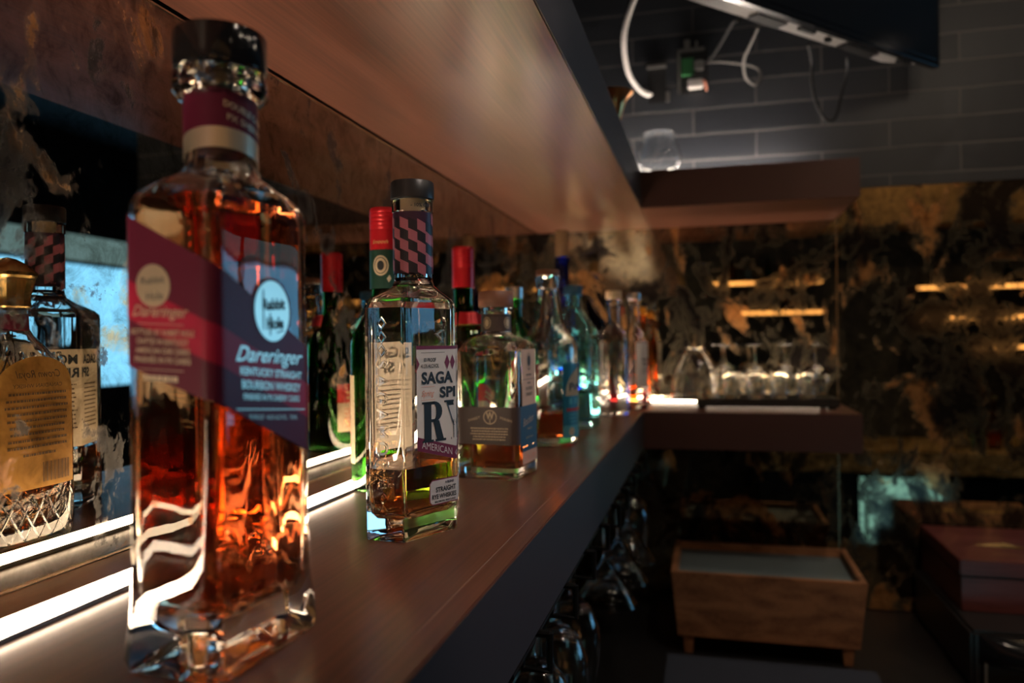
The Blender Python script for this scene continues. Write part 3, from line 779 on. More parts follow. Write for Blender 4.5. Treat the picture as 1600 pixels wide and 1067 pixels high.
# ---------------------------------------------------------------- round bottles
def screw_cap(root, z0, z1, r, m, rings=4, text=None):
    p = [(.0002, z0), (r, z0)]; zt = z1; hgt = z1 - z0
    zz = z1 - hgt*.52
    p += [(r, zz)]
    for i in range(rings):
        a = zz + (z1-.002-zz)*i/rings; bz = zz + (z1-.002-zz)*(i+1)/rings
        p += [(r*.965, a+.0003), (r*1.0, a+.0012), (r*1.0, bz-.0003)]
    p += [(r*.93, z1), (.0002, z1)]
    return lathe_part('screw_cap', p, m, root, 40)
def jamesish(loc, ht, label, kind):
    root = empty('whiskey_bottle', loc, math.radians(0), label, 'bottle')
    r = .0365
    hc = ht - (.044 if kind == 1 else .0555)
    round_bottle(root, r, .150 if kind == 1 else .145, hc-.038 if kind == 1 else hc-.022, .0135, ht-.004, 'green_glass', lip=.0136, liq=.09 if kind == 1 else .06, liqm='rye', curve=.8)
    screw_cap(root, hc, ht, .0152, 'red_foil', 5)
    if kind == 1:
        S = Surf(circ(.0150), .0004)
        L = Label(S, ['green_label', 'cream_paper', 'gold_text', 'dark_print'])
        L.sheet(0, S.L*.9999, hc-.040, hc, 'green_label', 0, 40)
        q0 = -.0215
        L.disc(q0, hc-.0165, .0082, .0105, 'cream_paper', .0002); L.ring(q0, hc-.0165, .0066, .0085, .0007, 'dark_print'); L.disc(q0, hc-.0165, .0035, .005, 'dark_print', .0003)
        L.poly([(q0+.006, hc-.030), (q0+.009, hc-.026), (q0+.011, hc-.030), (q0+.008, hc-.034)], 'cream_paper', .0002)
        L.build('neck_label', root)
        S = Surf(circ(.0153), .0002); L = Label(S, ['gold_text']); L.text('Smooth', -.0225, hc+.006, .004, 'gold_text', .017, shear=.4); L.build('cap_script', root)
    else:
        Sx = Surf(circ(.0265), .0012); L = Label(Sx, ['red_foil', 'gold_text'])
    S = Surf(circ(r), .0004)
    for q0, nm in ((0.0, 'front_label'), (S.L/2, 'back_label')):
        L = Label(S, ['cream_paper', 'red_print', 'salmon_print', 'gold_text', 'dark_print'])
        L.sheet(q0-.034, q0+.034, .028, .068 if kind == 2 else .118, 'cream_paper', 0, 30)
        if kind == 2: L.sheet(q0-.034, q0+.034, .068, .094, 'red_print', 0, 30)
        L.fine(q0, .058, 5, .006, .05, .002, 'salmon_print'); L.fine(q0, .080, 2, .007, .05, .004, 'gold_text' if kind == 2 else 'dark_print')
        L.build(nm, root)
    if kind == 2:
        b = MB()
        n = 28; vs = []; fs = []
        for i in range(n+1):
            t = -1.35 + 2.7*i/n - .15
            for z, rr in ((.1735, .0312), (.1905, .0243)):
                vs.append((rr*math.cos(t), rr*math.sin(t), z))
        for i in range(n): fs.append((2*i, 2*i+2, 2*i+3, 2*i+1))
        b.add(vs, fs, 0)
        vs = []; fs = []
        for i in range(n+1):
            t = -1.35 + 2.7*i/n - .15
            for z, rr in ((.1725, .0316), (.1745, .0312)): vs.append((rr*math.cos(t), rr*math.sin(t), z))
        for i in range(n): fs.append((2*i, 2*i+2, 2*i+3, 2*i+1))
        b.add(vs, fs, 1)
        b.build('shoulder_label', ['red_foil', 'gold_foil'], root)
    return root
jamesish((-.3265, .742, ZL), .291, 'green bottle with red screw cap and round cream neck seal, directly behind the faceted bottle', 1)
jamesish((-.3217, .993, ZL), .2795, 'green bottle with plain red cap and red shoulder label, behind the square dark-labelled bottle', 2)

def square_bourbon():
    root = empty('whiskey_bottle', (-.2335, .8400, ZL), math.radians(-5), 'square clear bottle with brown wooden stopper and dark brown and navy label', 'bottle')
    h = .0375; sec = round_poly([(-h, -h), (h, -h), (h, h), (-h, h)], .009, 6, 5)
    out = [(0, 0, 0, .95), (.001, 0, 0, .985), (.005, 0, 0, 1), (.140, 0, 0, 1), (.146, .02, .03, .97), (.1515, .15, .03, .88), (.1560, .5, .024, .75), (.1590, .85, .0182, .6), (.1620, 1, .0165, 1), (.182, 1, .0165, 1), (.1825, 1, .0200, 1), (.1855, 1, .0212, 1), (.1885, 1, .0200, 1), (.1895, 1, .018, 1)]
    inn = [(.1895, 1, .011, 1, 0), (.162, 1, .011, 1, 0), (.156, .7, .016, .7, 0), (.149, .15, .025, .86, .003), (.14, 0, 0, .99, .0035), (.02, 0, 0, 1, .004), (.013, 0, 0, .93, .004), (.012, 0, 0, .5, 0), (.013, 0, 0, .1, 0)]
    bottle_glass(root, sec, out, inn)
    liquid(root, sec, [(.0126, 0, 0, .1, 0), (.0116, 0, 0, .5, 0), (.0126, 0, 0, .932, .0038), (.02, 0, 0, 1, .0036), (.046, 0, 0, 1, .0036), (.0461, 0, 0, .3, 0)], 'bourbon')
    lathe_part('stopper', [(.0002, .1900), (.0195, .1900), (.0200, .1906), (.0200, .2068), (.0192, .2078), (.0002, .208)], 'brown_wood_cap', root, 40)
    S = Surf(circ(.0166), .0004); L = Label(S, ['choco_label', 'tan_print']); L.sheet(0, S.L*.9999, .1625, .1815, 'choco_label', 0, 40)
    for q in (-.006, -.031, .03): L.ring(q, .172, .005, .0065, .0008, 'tan_print'); L.disc(q, .172, .0028, .0045, 'tan_print', .0003)
    L.build('neck_label', root)
    S = Surf(sec, .0004); L = Label(S, ['choco_label', 'tan_print', 'navy_label', 'tan_label', 'dark_print'])
    c = -.0365
    L.sheet(-.112, c+.003, .0385, .0795, 'choco_label', 0, 50)
    L.sheet(c+.003, .032, .0345, .0795, 'navy_label', 0, 40)
    q = -.073
    L.disc(q+.002, .0685, .0078, .0078, 'tan_print'); L.disc(q+.002, .0685, .0068, .0068, 'choco_label', .0003); L.text('W', q+.002, .0665, .0075, 'tan_print', .0095, bold=.03); L.line(q+.002, .0612, q+.002, .0667, .0009, 'tan_print', .0005)
    L.text('SWEET', q-.0165, .0650, .0028, 'tan_print', .014, skew=.28); L.text('MASH', q+.0205, .0650, .0028, 'tan_print', .013, skew=-.28)
    L.fine(q+.001, .0555, 5, .0030, .046, .0013, 'tan_print')
    L.text('Bourbon', -.008, .0590, .0085, 'tan_label', .036, shear=.35, skew=.12)
    L.text('WHISKEY', -.004, .0520, .0026, 'tan_print', .018); L.text('BOTTLED IN BOND', -.004, .0425, .0022, 'tan_print', .026)
    L.sheet(-.028, .020, .090, .1420, 'tan_label', 0, 20); L.sheet(-.028, .020, .0795, .0905, 'tan_label', 0, 20)
    L.ring(-.004, .128, .0075, .0095, .0007, 'dark_print'); L.disc(-.004, .129, .0045, .0062, 'dark_print', .0003); L.line(-.004, .1185, -.004, .126, .0012, 'dark_print')
    L.fine(-.004, .1125, 1, .004, .020, .0018, 'dark_print'); L.line(-.026, .1085, .018, .1085, .0005, 'dark_print')
    L.fine(-.004, .1035, 1, .004, .012, .0015, 'dark_print'); L.text('BOURBON', -.004, .0965, .0035, 'dark_print', .022, bold=.02); L.text('STRAIGHT', -.004, .0900, .0035, 'dark_print', .022, bold=.02)
    L.sheet(-.028, .026, .0150, .0340, 'tan_label', 0, 20); L.sheet(-.028, .026, .0290, .0340, 'navy_label', .0002, 20); L.text('70 x 200', 0, .0195, .0045, 'salmon_print', .030)
    L.build('body_label', root)
square_bourbon()

def teal_label_bottle():
    root = empty('liquor_bottle', (-.2265, 1.100, ZL), 0, 'clear round bottle with teal arched label and little amber liquid', 'bottle')
    r = .0425
    o = [(.0005, .004), (r*.5, .0035), (r*.80, .0015), (r*.9, 0), (r*.98, .001), (r, .006), (r, .138), (.0412, .147), (.0378, .155), (.0320, .161), (.0272, .167), (.0235, .178), (.0195, .198), (.0165, .222), (.0160, .226), (.0178, .228), (.0178, .244), (.0165, .2455)]
    i_ = [(.012, .2455), (.012, .222), (.016, .198), (.020, .178), (.0237, .166), (.0285, .160), (.0343, .154), (.0377, .146), (.0385, .137), (.0385, .018), (.035, .0125), (.01, .0115), (.0005, .014)]
    b = MB(); b.lathe(o+i_, 48); b.build('glass_body', 'clear_glass', root)
    b = MB(); b.lathe([(.0005, .0136), (.01, .0111), (.0352, .0121), (.0389, .018), (.0389, .047), (.0005, .047)], 48); b.build('liquid', 'bourbon', root)
    lathe_part('stopper', [(.0002, .246), (.0165, .246), (.0172, .2468), (.0172, .2528), (.016, .2545), (.0002, .255)], 'brown_wood_cap', root)
    S = Surf(circ(r, 64), .0004); L = Label(S, ['teal_label', 'cream_paper', 'dark_print', 'teal_light', 'red_print'])
    L.sheet(-.040, .040, .012, .118, 'teal_label', 0, 40)
    L.sheet(-.036, .036, .072, lambda q: .072+.040*math.sqrt(max(0, 1-(q/.036)**2)), 'cream_paper', .0002, 40)
    L.text('Pueblo', -.002, .083, .011, 'dark_print', .054, bold=.02, skew=.15)
    for q in (-.026, -.014, -.002, .010, .022): L.poly([(q-.003, .060), (q+.003, .060), (q+.003, .069), (q-.003, .069)], 'teal_light', .0002)
    L.sheet(-.034, .034, .050, .0545, 'red_print', .0002, 30); L.fine(0, .044, 3, .005, .06, .002, 'teal_light'); L.sheet(-.04, .04, .012, .030, 'teal_light', .0002, 30); L.disc(-.024, .021, .006, .006, 'cream_paper', .0003)
    o = L.build('body_label', root); o.rotation_euler = (0, 0, .05)
teal_label_bottle()

def aqua_bottle():
    root = empty('gin_bottle', (-.2270, 1.3200, ZL), math.radians(-5), 'pale aqua blue square gin bottle with sloping shoulders', 'bottle')
    h = .0385; sec = round_poly([(-h, -h), (h, -h), (h, h), (-h, h)], .006, 4, 5)
    out = [(0, 0, 0, .96), (.001, 0, 0, .99), (.004, 0, 0, 1), (.160, 0, 0, 1), (.164, 0, 0, .98), (.180, .15, .03, .80), (.196, .55, .02, .6), (.206, .9, .0150, .5), (.212, 1, .0140, 1), (.224, 1, .0135, 1), (.2245, 1, .0155, 1), (.230, 1, .0155, 1)]
    inn = [(.230, 1, .010, 1, 0), (.210, 1, .010, 1, 0), (.195, .55, .016, .55, 0), (.178, .15, .026, .78, .001), (.160, 0, 0, .98, .003), (.02, 0, 0, 1, .004), (.013, 0, 0, .92, .004), (.012, 0, 0, .1, 0)]
    bottle_glass(root, sec, out, inn, 'aqua_glass')
    liquid(root, sec, [(.0116, 0, 0, .1, 0), (.0126, 0, 0, .922, .0038), (.02, 0, 0, 1, .0036), (.060, 0, 0, 1, .0036), (.0601, 0, 0, .3, 0)], 'clear_spirit')
    lathe_part('screw_cap', [(.0002, .2302), (.0160, .2302), (.0162, .231), (.0162, .2445), (.015, .246), (.0002, .2462)], 'navy_label', root)
    S = Surf(sec, .0003); L = Label(S, ['teal_light', 'cream_paper']); L.ring(-.002, .135, .012, .016, .001, 'teal_light')
    L.build('front_print', root)
aqua_bottle()

def simple_round(name, loc, label, gl, r, hb, hs, rn, ht, cap, capm, liq=None, liqm=None, lab=None, curve=.9, caph=.016, capr=None, group=None):
    root = empty(name, loc, 0, label, 'bottle', group)
    round_bottle(root, r, hb, hs, rn, ht, gl, liq=liq, liqm=liqm, curve=curve, n=36)
    cr = capr or rn*1.15
    lathe_part(cap, [(.0002, ht+.0005), (cr*.96, ht+.0005), (cr, ht+.0012), (cr, ht+caph-.001), (cr*.94, ht+caph), (.0002, ht+caph)], capm, root, 32)
    if lab:
        S = Surf(circ(r, 48), .0004); L = Label(S, [lab[2]])
        L.sheet(-r*1.1, r*1.1, lab[0], lab[1], lab[2], 0, 30); hm = (lab[0]+lab[1])/2
        L.fine(0, hm+.008, 2, .009, r*1.2, .005, lab[3]); L.fine(0, hm-.008, 3, .005, r*1.5, .0016, lab[3])
        o = L.build('body_label', root); o.rotation_euler = (0, 0, -.3)
    return root
simple_round('liquor_bottle', (-.318, 1.262, ZL), 'green glass bottle with silver cap, half hidden behind the square bottle', 'deep_green_glass', .034, .135, .195, .0135, .222, 'screw_cap', 'silver_foil', .08, 'clear_spirit', (.035, .10, 'red_print', 'gold_text', 'VERMOUTH'), caph=.020)
simple_round('liquor_bottle', (-.3120, 1.675, ZL), 'tallest dark blue bottle with long cork, in the corner of the shelves', 'cobalt_glass', .036, .21, .30, .0150, .335, 'stopper', 'cork', .16, 'clear_spirit', caph=.060, capr=.0145)
simple_round('liquor_bottle', (-.1800, 1.520, ZL), 'clear bottle full of clear spirit, left of the white-labelled bottle', 'clear_glass', .0290, .160, .185, .0130, .232, 'stopper', 'pale_cork', .150, 'clear_spirit', caph=.016, capr=.016)
simple_round('liquor_bottle', (-.1530, 1.668, ZL), 'slim clear bottle with white label, farthest right of the bottles on the shelf', 'clear_glass', .0270, .150, .190, .0125, .236, 'stopper', 'silver_foil', .120, 'clear_spirit', (.05, .145, 'white_paper', 'dark_print', 'TEQUILA'), caph=.015, capr=.015)
simple_round('liquor_bottle', (-.205, 1.772, ZL), 'dark red bottle with brass top, behind the two clear bottles', 'ruby_glass', .0260, .150, .195, .0120, .236, 'stopper', 'gold_foil', .10, 'clear_spirit', caph=.012, capr=.018)

simple_round('liquor_bottle', (-.150, 1.800, ZL), 'small amber bottle with orange cap in front of the back mirror', 'amber_glass', .0215, .130, .170, .0115, .208, 'screw_cap', 'orange_foil', .10, 'bourbon', caph=.018, capr=.013)

# ---------------------------------------------------------------- tray with glasses on the back arm
def tray():
    root = empty('bar_tray', (.115, 1.785, ZL), math.radians(1.5), 'long black bar tray carrying the small glasses', 'tray')
    b = MB(); b.box((-.142, -.085, .005), (.148, .055, .018)); b.build('tray_board', 'black_rubber', root, bevel=.002)
    b = MB()
    for x in (-.142, .1455):
        b.box((x, -.085, .018), (x+.0025, .055, .022))
    for y in (-.085, .0525): b.box((-.142, y, .018), (.148, y+.0025, .022))
    b.build('tray_rim', 'black_rubber', root)
    for x in (-.13, .135):
        for y in (-.072, .042): lathe_part('tray_foot', [(.0002, 0), (.008, 0), (.008, .005), (.0002, .005)], 'black_rubber', root, 16).location = (x, y, 0)
tray()
ZT = ZL + .018
def shot(loc, label):
    root = empty('shot_glass', loc, 0, label, 'glass', 'small tumblers at the front of the black tray')
    b = MB(); b.lathe([(.0165, 0), (.0172, .001), (.0215, .060), (.0212, .061), (.0204, .0605), (.0168, .014), (.0005, .012)], 32); b.build('glass_bowl', 'clear_glass', root)
for x, y, lb in ((.0505, 1.730, 'leftmost of the four small tumblers at the front of the black tray'), (.100, 1.727, 'second from left of the four small tumblers on the black tray'),
              (.148, 1.730, 'third from left of the four small tumblers on the black tray'), (.203, 1.734, 'rightmost of the four small tumblers on the black tray')):
    shot((x, y, ZT), lb)
def stem_glass(name, loc, prof_o, prof_i, foot, label, group, hang=True, m='hung_glass', mfoot=None):
    """upside-down stemmed glass: z=0 is the foot disc at the top when hanging, bowl below; parts: glass_bowl, stem, foot"""
    root = empty(name, loc, 0, label, 'glass', group)
    sg = -1 if hang else 1
    b = MB(); b.lathe([(r, sg*z) for r, z in prof_o + prof_i], 40); b.build('glass_bowl', m, root)
    z1 = prof_o[0][1]
    b = MB(); b.lathe([(r, sg*z) for r, z in [(.0055, .0040), (.0036, .010), (.0032, z1*.5), (.0036, z1-.006), (.0046, z1+.0005)]], 16); b.build('stem', m, root)
    b = MB(); b.lathe([(r, sg*z) for r, z in [(.0005, 0), (foot, 0), (foot+.0004, .0006), (foot*.6, .0020), (.0065, .0040), (.0005, .0044)]], 36); b.build('foot', m, root)
    return root
po = [(.004, .045), (.018, .050), (.030, .065), (.0315, .085), (.0265, .110), (.0255, .118)]
pi_ = [(.0247, .118), (.0257, .110), (.0307, .085), (.0290, .066), (.016, .053), (.0005, .050)]
tops = [('leftmost of the upturned stemmed glasses on the black tray', .036, 1.806), ('second from left of the upturned stemmed glasses on the black tray', .102, 1.806),
        ('third from left of the upturned stemmed glasses on the black tray', .167, 1.806), ('rightmost of the upturned stemmed glasses on the black tray', .230, 1.806)]
for lb, x, y in tops:
    stem_glass('stemmed_glass', (x, y, ZT+.1185), po, pi_, .0290, lb, 'upturned stemmed glasses on the black tray', True, 'clear_glass')
def jug():
    root = empty('glass_jug', (-.028, 1.744, ZT), 0, 'upturned bell-shaped glass jug with handle at the left end of the tray', 'jug')
    b = MB()
    o = [(.054, 0), (.0545, .002), (.0535, .020), (.049, .050), (.040, .078), (.028, .098), (.022, .108), (.0205, .114), (.0005, .116)]
    i_ = [(.0005, .109), (.020, .106), (.0265, .096), (.038, .076), (.047, .049), (.0515, .020), (.0525, 0)]
    b.lathe(o+i_, 44, cap0=False, cap1=False)
    n = 44
    b.build('glass_bell', 'clear_glass', root)
    b = MB(); b.tube([(.030, -.040, .030), (.044, -.052, .034), (.048, -.055, .050), (.040, -.048, .062), (.026, -.036, .060)], .004, 10); b.build('handle', 'clear_glass', root)
jug()

# ---------------------------------------------------------------- on the upper shelf
def tasting():
    root = empty('tasting_glass', (-.1000, 1.722, ZUT), 0, 'clear tulip tasting glass alone on the upper shelf in front of dark tiles', 'glass')
    b = MB(); b.lathe([(r_, z_*.80) for r_, z_ in [(.028, 0), (.030, .002), (.030, .010), (.034, .020), (.046, .042), (.0490, .060), (.046, .082), (.038, .108), (.0335, .130), (.0328, .131), (.0325, .130), (.037, .107), (.0448, .082), (.0475, .060), (.044, .042), (.030, .024), (.0005, .018)]], 48)
    b.build('glass_bowl', 'thin_glass', root)
tasting()
def coupe():
    root = empty('copper_goblet', (-.163, 1.40, ZUT), math.radians(20), 'copper coloured goblet peeking over the edge of the upper shelf', 'goblet')
    b = MB(); b.lathe([(.004, .030), (.012, .045), (.021, .075), (.026, .088), (.036, .097), (.0375, .099), (.036, .100), (.024, .090), (.018, .074), (.009, .048), (.0005, .040)], 32); b.build('cup', 'copper', root)
    b = MB(); b.lathe([(.022, 0), (.022, .003), (.006, .006), (.004, .030)], 24); b.build('foot', 'copper', root)
coupe()

# ---------------------------------------------------------------- rack and hanging glasses
def rack():
    root = empty('stemware_rack', (-.175, 1.15, ZLB), 0, 'black wire stemware rack screwed under the lower shelf', 'rack')
    r = .0030
    for x in (.030, -.030):
        b = MB(); b.tube([(x, -.60, -.022), (x, .44, -.022)], r, 8, smooth=0); b.build('rail', 'black_wire', root)
    y = -.56
    while y < .44:
        b = MB()
        b.tube([(.052, y, -.002), (.052, y, -.032), (.030, y, -.032), (.030, y, -.019)], r, 8, smooth=0)
        b.tube([(-.052, y, -.002), (-.052, y, -.032), (-.030, y, -.032), (-.030, y, -.019)], r, 8, smooth=0)
        b.tube([(.052, y, -.003), (-.052, y, -.003)], r, 8, smooth=0)
        b.build('wire_bracket', 'black_wire', root)
        y += .12
rack()
ZR = ZLB - .0145
wo = [(.004, .088), (.014, .094), (.026, .108), (.0345, .130), (.0365, .150), (.0345, .172), (.0305, .195), (.0290, .205)]
wi = [(.0285, .205), (.0300, .195), (.0340, .172), (.0360, .150), (.0338, .130), (.025, .109), (.012, .097), (.0005, .094)]
for y, lb in ((.7810, 'nearest hanging wine glass, lowest in the picture'), (.8850, 'second hanging wine glass from the camera, its bowl fully clear of the shelf'), (.985, 'third hanging wine glass, behind the two nearest ones')):
    stem_glass('wine_glass', (-.175, y, ZR), wo, wi, .0330, lb, 'wine glasses hanging under the lower shelf')
mo = [(.004, .094), (.006, .098), (.0475, .164), (.0485, .166)]
mi_ = [(.0478, .1662), (.0465, .1640), (.005, .1000), (.0005, .098)]
for x, y, lb in ((-.158, 1.185, 'nearest hanging cone-shaped martini glass'), (-.150, 1.300, 'middle one of the hanging martini glasses'), (-.146, 1.425, 'farthest hanging martini glass, nearest the planter')):
    stem_glass('martini_glass', (x, y, ZR), mo, mi_, .0330, lb, 'martini glasses hanging under the lower shelf')
stem_glass('wine_glass', (-.155, 1.57, ZR), [(r, z-.02) for r, z in wo], [(r, z-.02) for r, z in wi], .030, 'hanging wine glass in the dark corner by the back mirror', 'wine glasses in the far corner')
stem_glass('wine_glass', (-.235, 1.60, ZR), [(r, z-.02) for r, z in wo], [(r, z-.02) for r, z in wi], .030, 'hanging wine glass in the far corner, closer to the left wall', 'wine glasses in the far corner')

# ---------------------------------------------------------------- planter and worktop things
def planter():
    root = empty('wooden_planter', (.105, 1.70, -.635), 0, 'empty light walnut planter box on four short legs, standing on the worktop', 'planter')
    z0, z1 = .036, .168
    X0, X1, Y0, Y1 = -.170, .172, -.125, .098     # bottom
    e = .012
    T = .012
    def wall(name, p):
        b = MB(); b.add(p, [(0,1,2,3),(7,6,5,4),(0,4,5,1),(1,5,6,2),(2,6,7,3),(3,7,4,0)]); b.build(name, 'walnut', root, bevel=.0015)
    wall('front_board', [(X0,Y0,z0),(X1,Y0,z0),(X1+e,Y0-e,z1),(X0-e,Y0-e,z1),(X0,Y0+T,z0),(X1,Y0+T,z0),(X1+e,Y0-e+T,z1),(X0-e,Y0-e+T,z1)])
    wall('back_board', [(X0,Y1-T,z0),(X1,Y1-T,z0),(X1+e,Y1+e-T,z1),(X0-e,Y1+e-T,z1),(X0,Y1,z0),(X1,Y1,z0),(X1+e,Y1+e,z1),(X0-e,Y1+e,z1)])
    for xa, sg in ((X0, 1), (X1, -1)):
        wall('end_board', [(xa,Y0+T,z0),(xa+sg*T,Y0+T,z0),(xa+sg*(T-e),Y0-e+T,z1),(xa-sg*e,Y0-e+T,z1),(xa,Y1-T,z0),(xa+sg*T,Y1-T,z0),(xa+sg*(T-e),Y1+e-T,z1),(xa-sg*e,Y1+e-T,z1)])
    b = MB(); b.box((X0+T, Y0+T, z0), (X1-T, Y1-T, z0+.01)); b.build('bottom_board', 'walnut', root)
    b = MB(); b.box((X0+.002, Y0+.002, z1-.022), (X1-.002, Y1+.004, z1-.016)); b.build('liner', 'grey_liner', root, bevel=.001)
    for x in (X0+.010, X1-.032):
        for y in (Y0+.004, Y1-.028):
            b = MB(); b.add([(x+.003,y+.003,0),(x+.019,y+.003,0),(x+.019,y+.019,0),(x+.003,y+.019,0),(x,y,z0),(x+.022,y,z0),(x+.022,y+.022,z0),(x,y+.022,z0)],
                  [(3,2,1,0),(4,5,6,7),(0,1,5,4),(1,2,6,5),(2,3,7,6),(3,0,4,7)]); b.build('leg', 'walnut', root, bevel=.001)
planter()
tag(boxo('bar_mat', (-.085, 1.335, -.635), (.30, 1.555, -.628), 'blue_mat', off=(0,0,0), bevel=.002), 'dark blue bar mat lying in front of the wooden planter', 'mat')
def machine():
    root = empty('bar_appliance', (.452, 1.55, -.635), 0, 'glossy black bar appliance with curved lip and red light, under the wooden case', 'appliance')
    b = MB(); b.box((0, -.02, 0), (.32, .36, .105)); b.build('housing', 'black_plastic', root, bevel=.006)
    b = MB()
    prof = [(0, .100), (-.030, .098), (-.055, .088), (-.066, .072), (-.062, .058), (-.040, .050), (0, .048)]
    n = 18; rings = []
    for i in range(n+1):
        t = i/n; x = .012 + .308*t; k = min(1, (t*2.6)**.5) if t < .385 else 1
        rings.append([(x, -.02 + py*k, pz) for py, pz in prof])
    b.rings(rings); b.build('front_lip', 'black_gloss', root, smooth=50)
    b = MB(); b.lathe([(.0002, 0), (.0055, 0), (.0055, .002), (.0002, .003)], 20); o = b.build('indicator_light', 'red_indicator', root); o.location = (.112, -.070, .092); o.rotation_euler = (.5, 0, 0)
    b = MB(); b.tube([(.02, -.03, .052), (.02, -.03, .0)], .003, 8, smooth=0); b.build('side_trim', 'steel', root)
machine()
def case():
    root = empty('wooden_case', (.467, 1.635, -.530), 0, 'flat dark red wooden case with gold lettering on the lid, at the right edge', 'box')
    b = MB(); b.box((0, 0, .0004), (.30, .285, .066)); b.build('case_body', 'burgundy_wood', root, bevel=.0015)
    b = MB(); b.box((-.002, -.002, .069), (.302, .286, .099)); o = b.build('lid', 'burgundy_wood', root, bevel=.002)
    class Flat:
        def __call__(s, q, h, e=0): return (q, h, .0993+e)
    L = Label(Flat(), ['gold_text'])
    L.line(.07, .052, .23, .052, .002, 'gold_text')
    for sg in (-1, 1):
        for k in range(5): L.poly([(.150, .110), (.150+sg*(.03+.014*k), .150-.006*k), (.150+sg*(.036+.014*k), .143-.006*k), (.150+sg*.006, .100)], 'gold_text')
    L.build('lid_print', o)
    b = MB(); b.box((.002, .002, .066), (.298, .283, .069)); b.build('lid_gap', 'black_rubber', root)
case()

# ---------------------------------------------------------------- television and wiring
def tv():
    P1 = Vector((.468, 1.823)); P0 = Vector((.0046, 1.325)); d = (P1-P0).normalized(); n = Vector((d.y, -d.x))
    root = empty('television', (P1.x, P1.y, .575), math.atan2(d.y, d.x), 'black flat television hung high at the right, seen from below', 'television')
    # local x runs along the screen (0 = far end), local -y is the screen side
    W_ = 1.02
    b = MB(); b.box((-W_, -.018, 0), (.012, 0, .60)); b.build('screen_bezel', 'black_gloss', root, bevel=.002)
    b = MB(); b.box((-W_+.012, -.0190, .014), (.002, -.018, .588)); b.build('screen', 'black_gloss', root)
    b = MB(); b.add([(-W_+.06, 0, .006), (-.012, 0, .006), (-.10, .050, .012), (-W_+.10, .050, .012), (-W_+.06, 0, .50), (-.012, 0, .50), (-.10, .050, .42), (-W_+.10, .050, .42)],
                    [(3,2,1,0),(4,5,6,7),(0,1,5,4),(1,2,6,5),(2,3,7,6),(3,0,4,7)]); hs = b.build('rear_housing', 'grey_plastic', root, bevel=.003)
    for x0, n in ((-.17, 12), (-.46, 9)):
        b = MB()
        b.box((x0-.0085*n, .011, .0038), (x0+.0045, .037, .0078))
        for k in range(n): b.box((x0-.0085*k, .012, .0032), (x0+.0045-.0085*k, .036, .0085))
        b.build('vent', 'black_rubber', hs)
    for lo, hi in (((-.42, .008, .002), (-.375, .018, .008)), ((-.33, .015, .0), (-.318, .024, .008)), ((-.10, .002, .0), (-.06, .016, .008))): boxo('port', lo, hi, 'black_rubber', hs)
    b = MB(); b.box((-.60, .05, .16), (-.40, .07, .36)); b.build('mount_plate', 'black_wire', root)
    b = MB(); b.tube([(-.5, .07, .26), (-.30, .26, .26), (-.18, .42, .26)], .014, 10, smooth=0); b.build('mount_arm', 'black_wire', root)
tv()
def cable(name, pts, r, m, label, cat='cable', group=None):
    b = MB(); b.tube(pts, r, 10); return tag(b.build(name, m, loc=(0,0,0)), label, cat, group)
Yw = YW - .004
cable('wall_cable', [(-0.085, 1.74, 0.884), (-0.135, 1.76, 0.814), (-0.18, 1.8, 0.724), (-0.182, 1.86, 0.654), (-0.158, 1.905, 0.616), (-0.128, 1.925, 0.604), (-0.115, 1.94, 0.624)], .0065, 'white_cable', 'thick white cable curving from the television into the wall opening')
cable('thin_cable', [(.062, 1.460, .580), (.0550, 1.55, .6140), (.0395, 1.70, .6400), (.0167, 1.86, .6600), (-.0042, 1.918, .6650)], .0032, 'black_rubber', 'thin black cable from television to the open socket')
cable('thin_cable', [(.0980, 1.500, .579), (.085, 1.58, .572), (.0791, 1.66, .5750), (.0884, 1.78, .5789), (.1123, 1.84, .5800), (.125, 1.86, .6062), (.1123, 1.88, .6351), (.0435, 1.90, .6600), (-.001, 1.918, .6700)], .0030, 'grey_cable', 'grey looped cable hanging left under the television')
cable('thin_cable', [(.2000, 1.620, .582), (.2139, 1.68, .5650), (.2158, 1.70, .5336), (.2266, 1.72, .4918), (.248, 1.74, .4619), (.2685, 1.75, .467), (.2834, 1.76, .5193), (.2920, 1.745, .560), (.2880, 1.715, .582)], .0032, 'black_rubber', 'black cable hanging in a U under the middle of the television')
def outlet():
    root = empty('wall_opening', (-.114, Yw, .627), 0, 'open dark socket hole in the tiles where the white cable enters', 'socket')
    b = MB(); b.box((-.021, -.0015, -.045), (.021, .0005, .045)); b.build('hole', 'black_rubber', root)
    b = MB(); b.box((-.024, -.010, .040), (.022, -.001, .047)); b.box((.021, -.004, -.045), (.030, -.001, -.02)); b.build('bracket', 'steel', root)
outlet()
def socket():
    root = empty('wall_socket', (-.028, Yw, .650), 0, 'stripped electrical socket with green board hanging out of the tiles', 'socket')
    b = MB(); b.box((-.034, -.0015, -.052), (.036, .0005, .050)); b.build('hole', 'black_rubber', root)
    b = MB(); b.box((-.036, -.012, -.05), (-.030, -.002, .055)); b.box((-.036, -.012, .048), (.028, -.002, .055)); b.box((-.02, -.014, .05), (-.006, -.004, .075)); b.box((.006, -.014, .05), (.012, -.004, .07)); b.build('bracket', 'steel', root)
    b = MB(); b.box((-.026, -.020, -.012), (.002, -.010, .028)); b.build('circuit_board', 'pcb_green', root)
    boxo('terminal_block', (-.012, -.03, -.046), (.024, -.010, -.026), 'white_cable', root, .002); boxo('terminal_block', (.004, -.026, -.002), (.026, -.010, .02), 'grey_plastic', root, .002)
    b = MB(); b.tube([(.018, -.015, -.028), (.028, -.03, -.035), (.032, -.02, -.055)], .003, 8); b.build('wire', 'salmon_print', root)
socket()

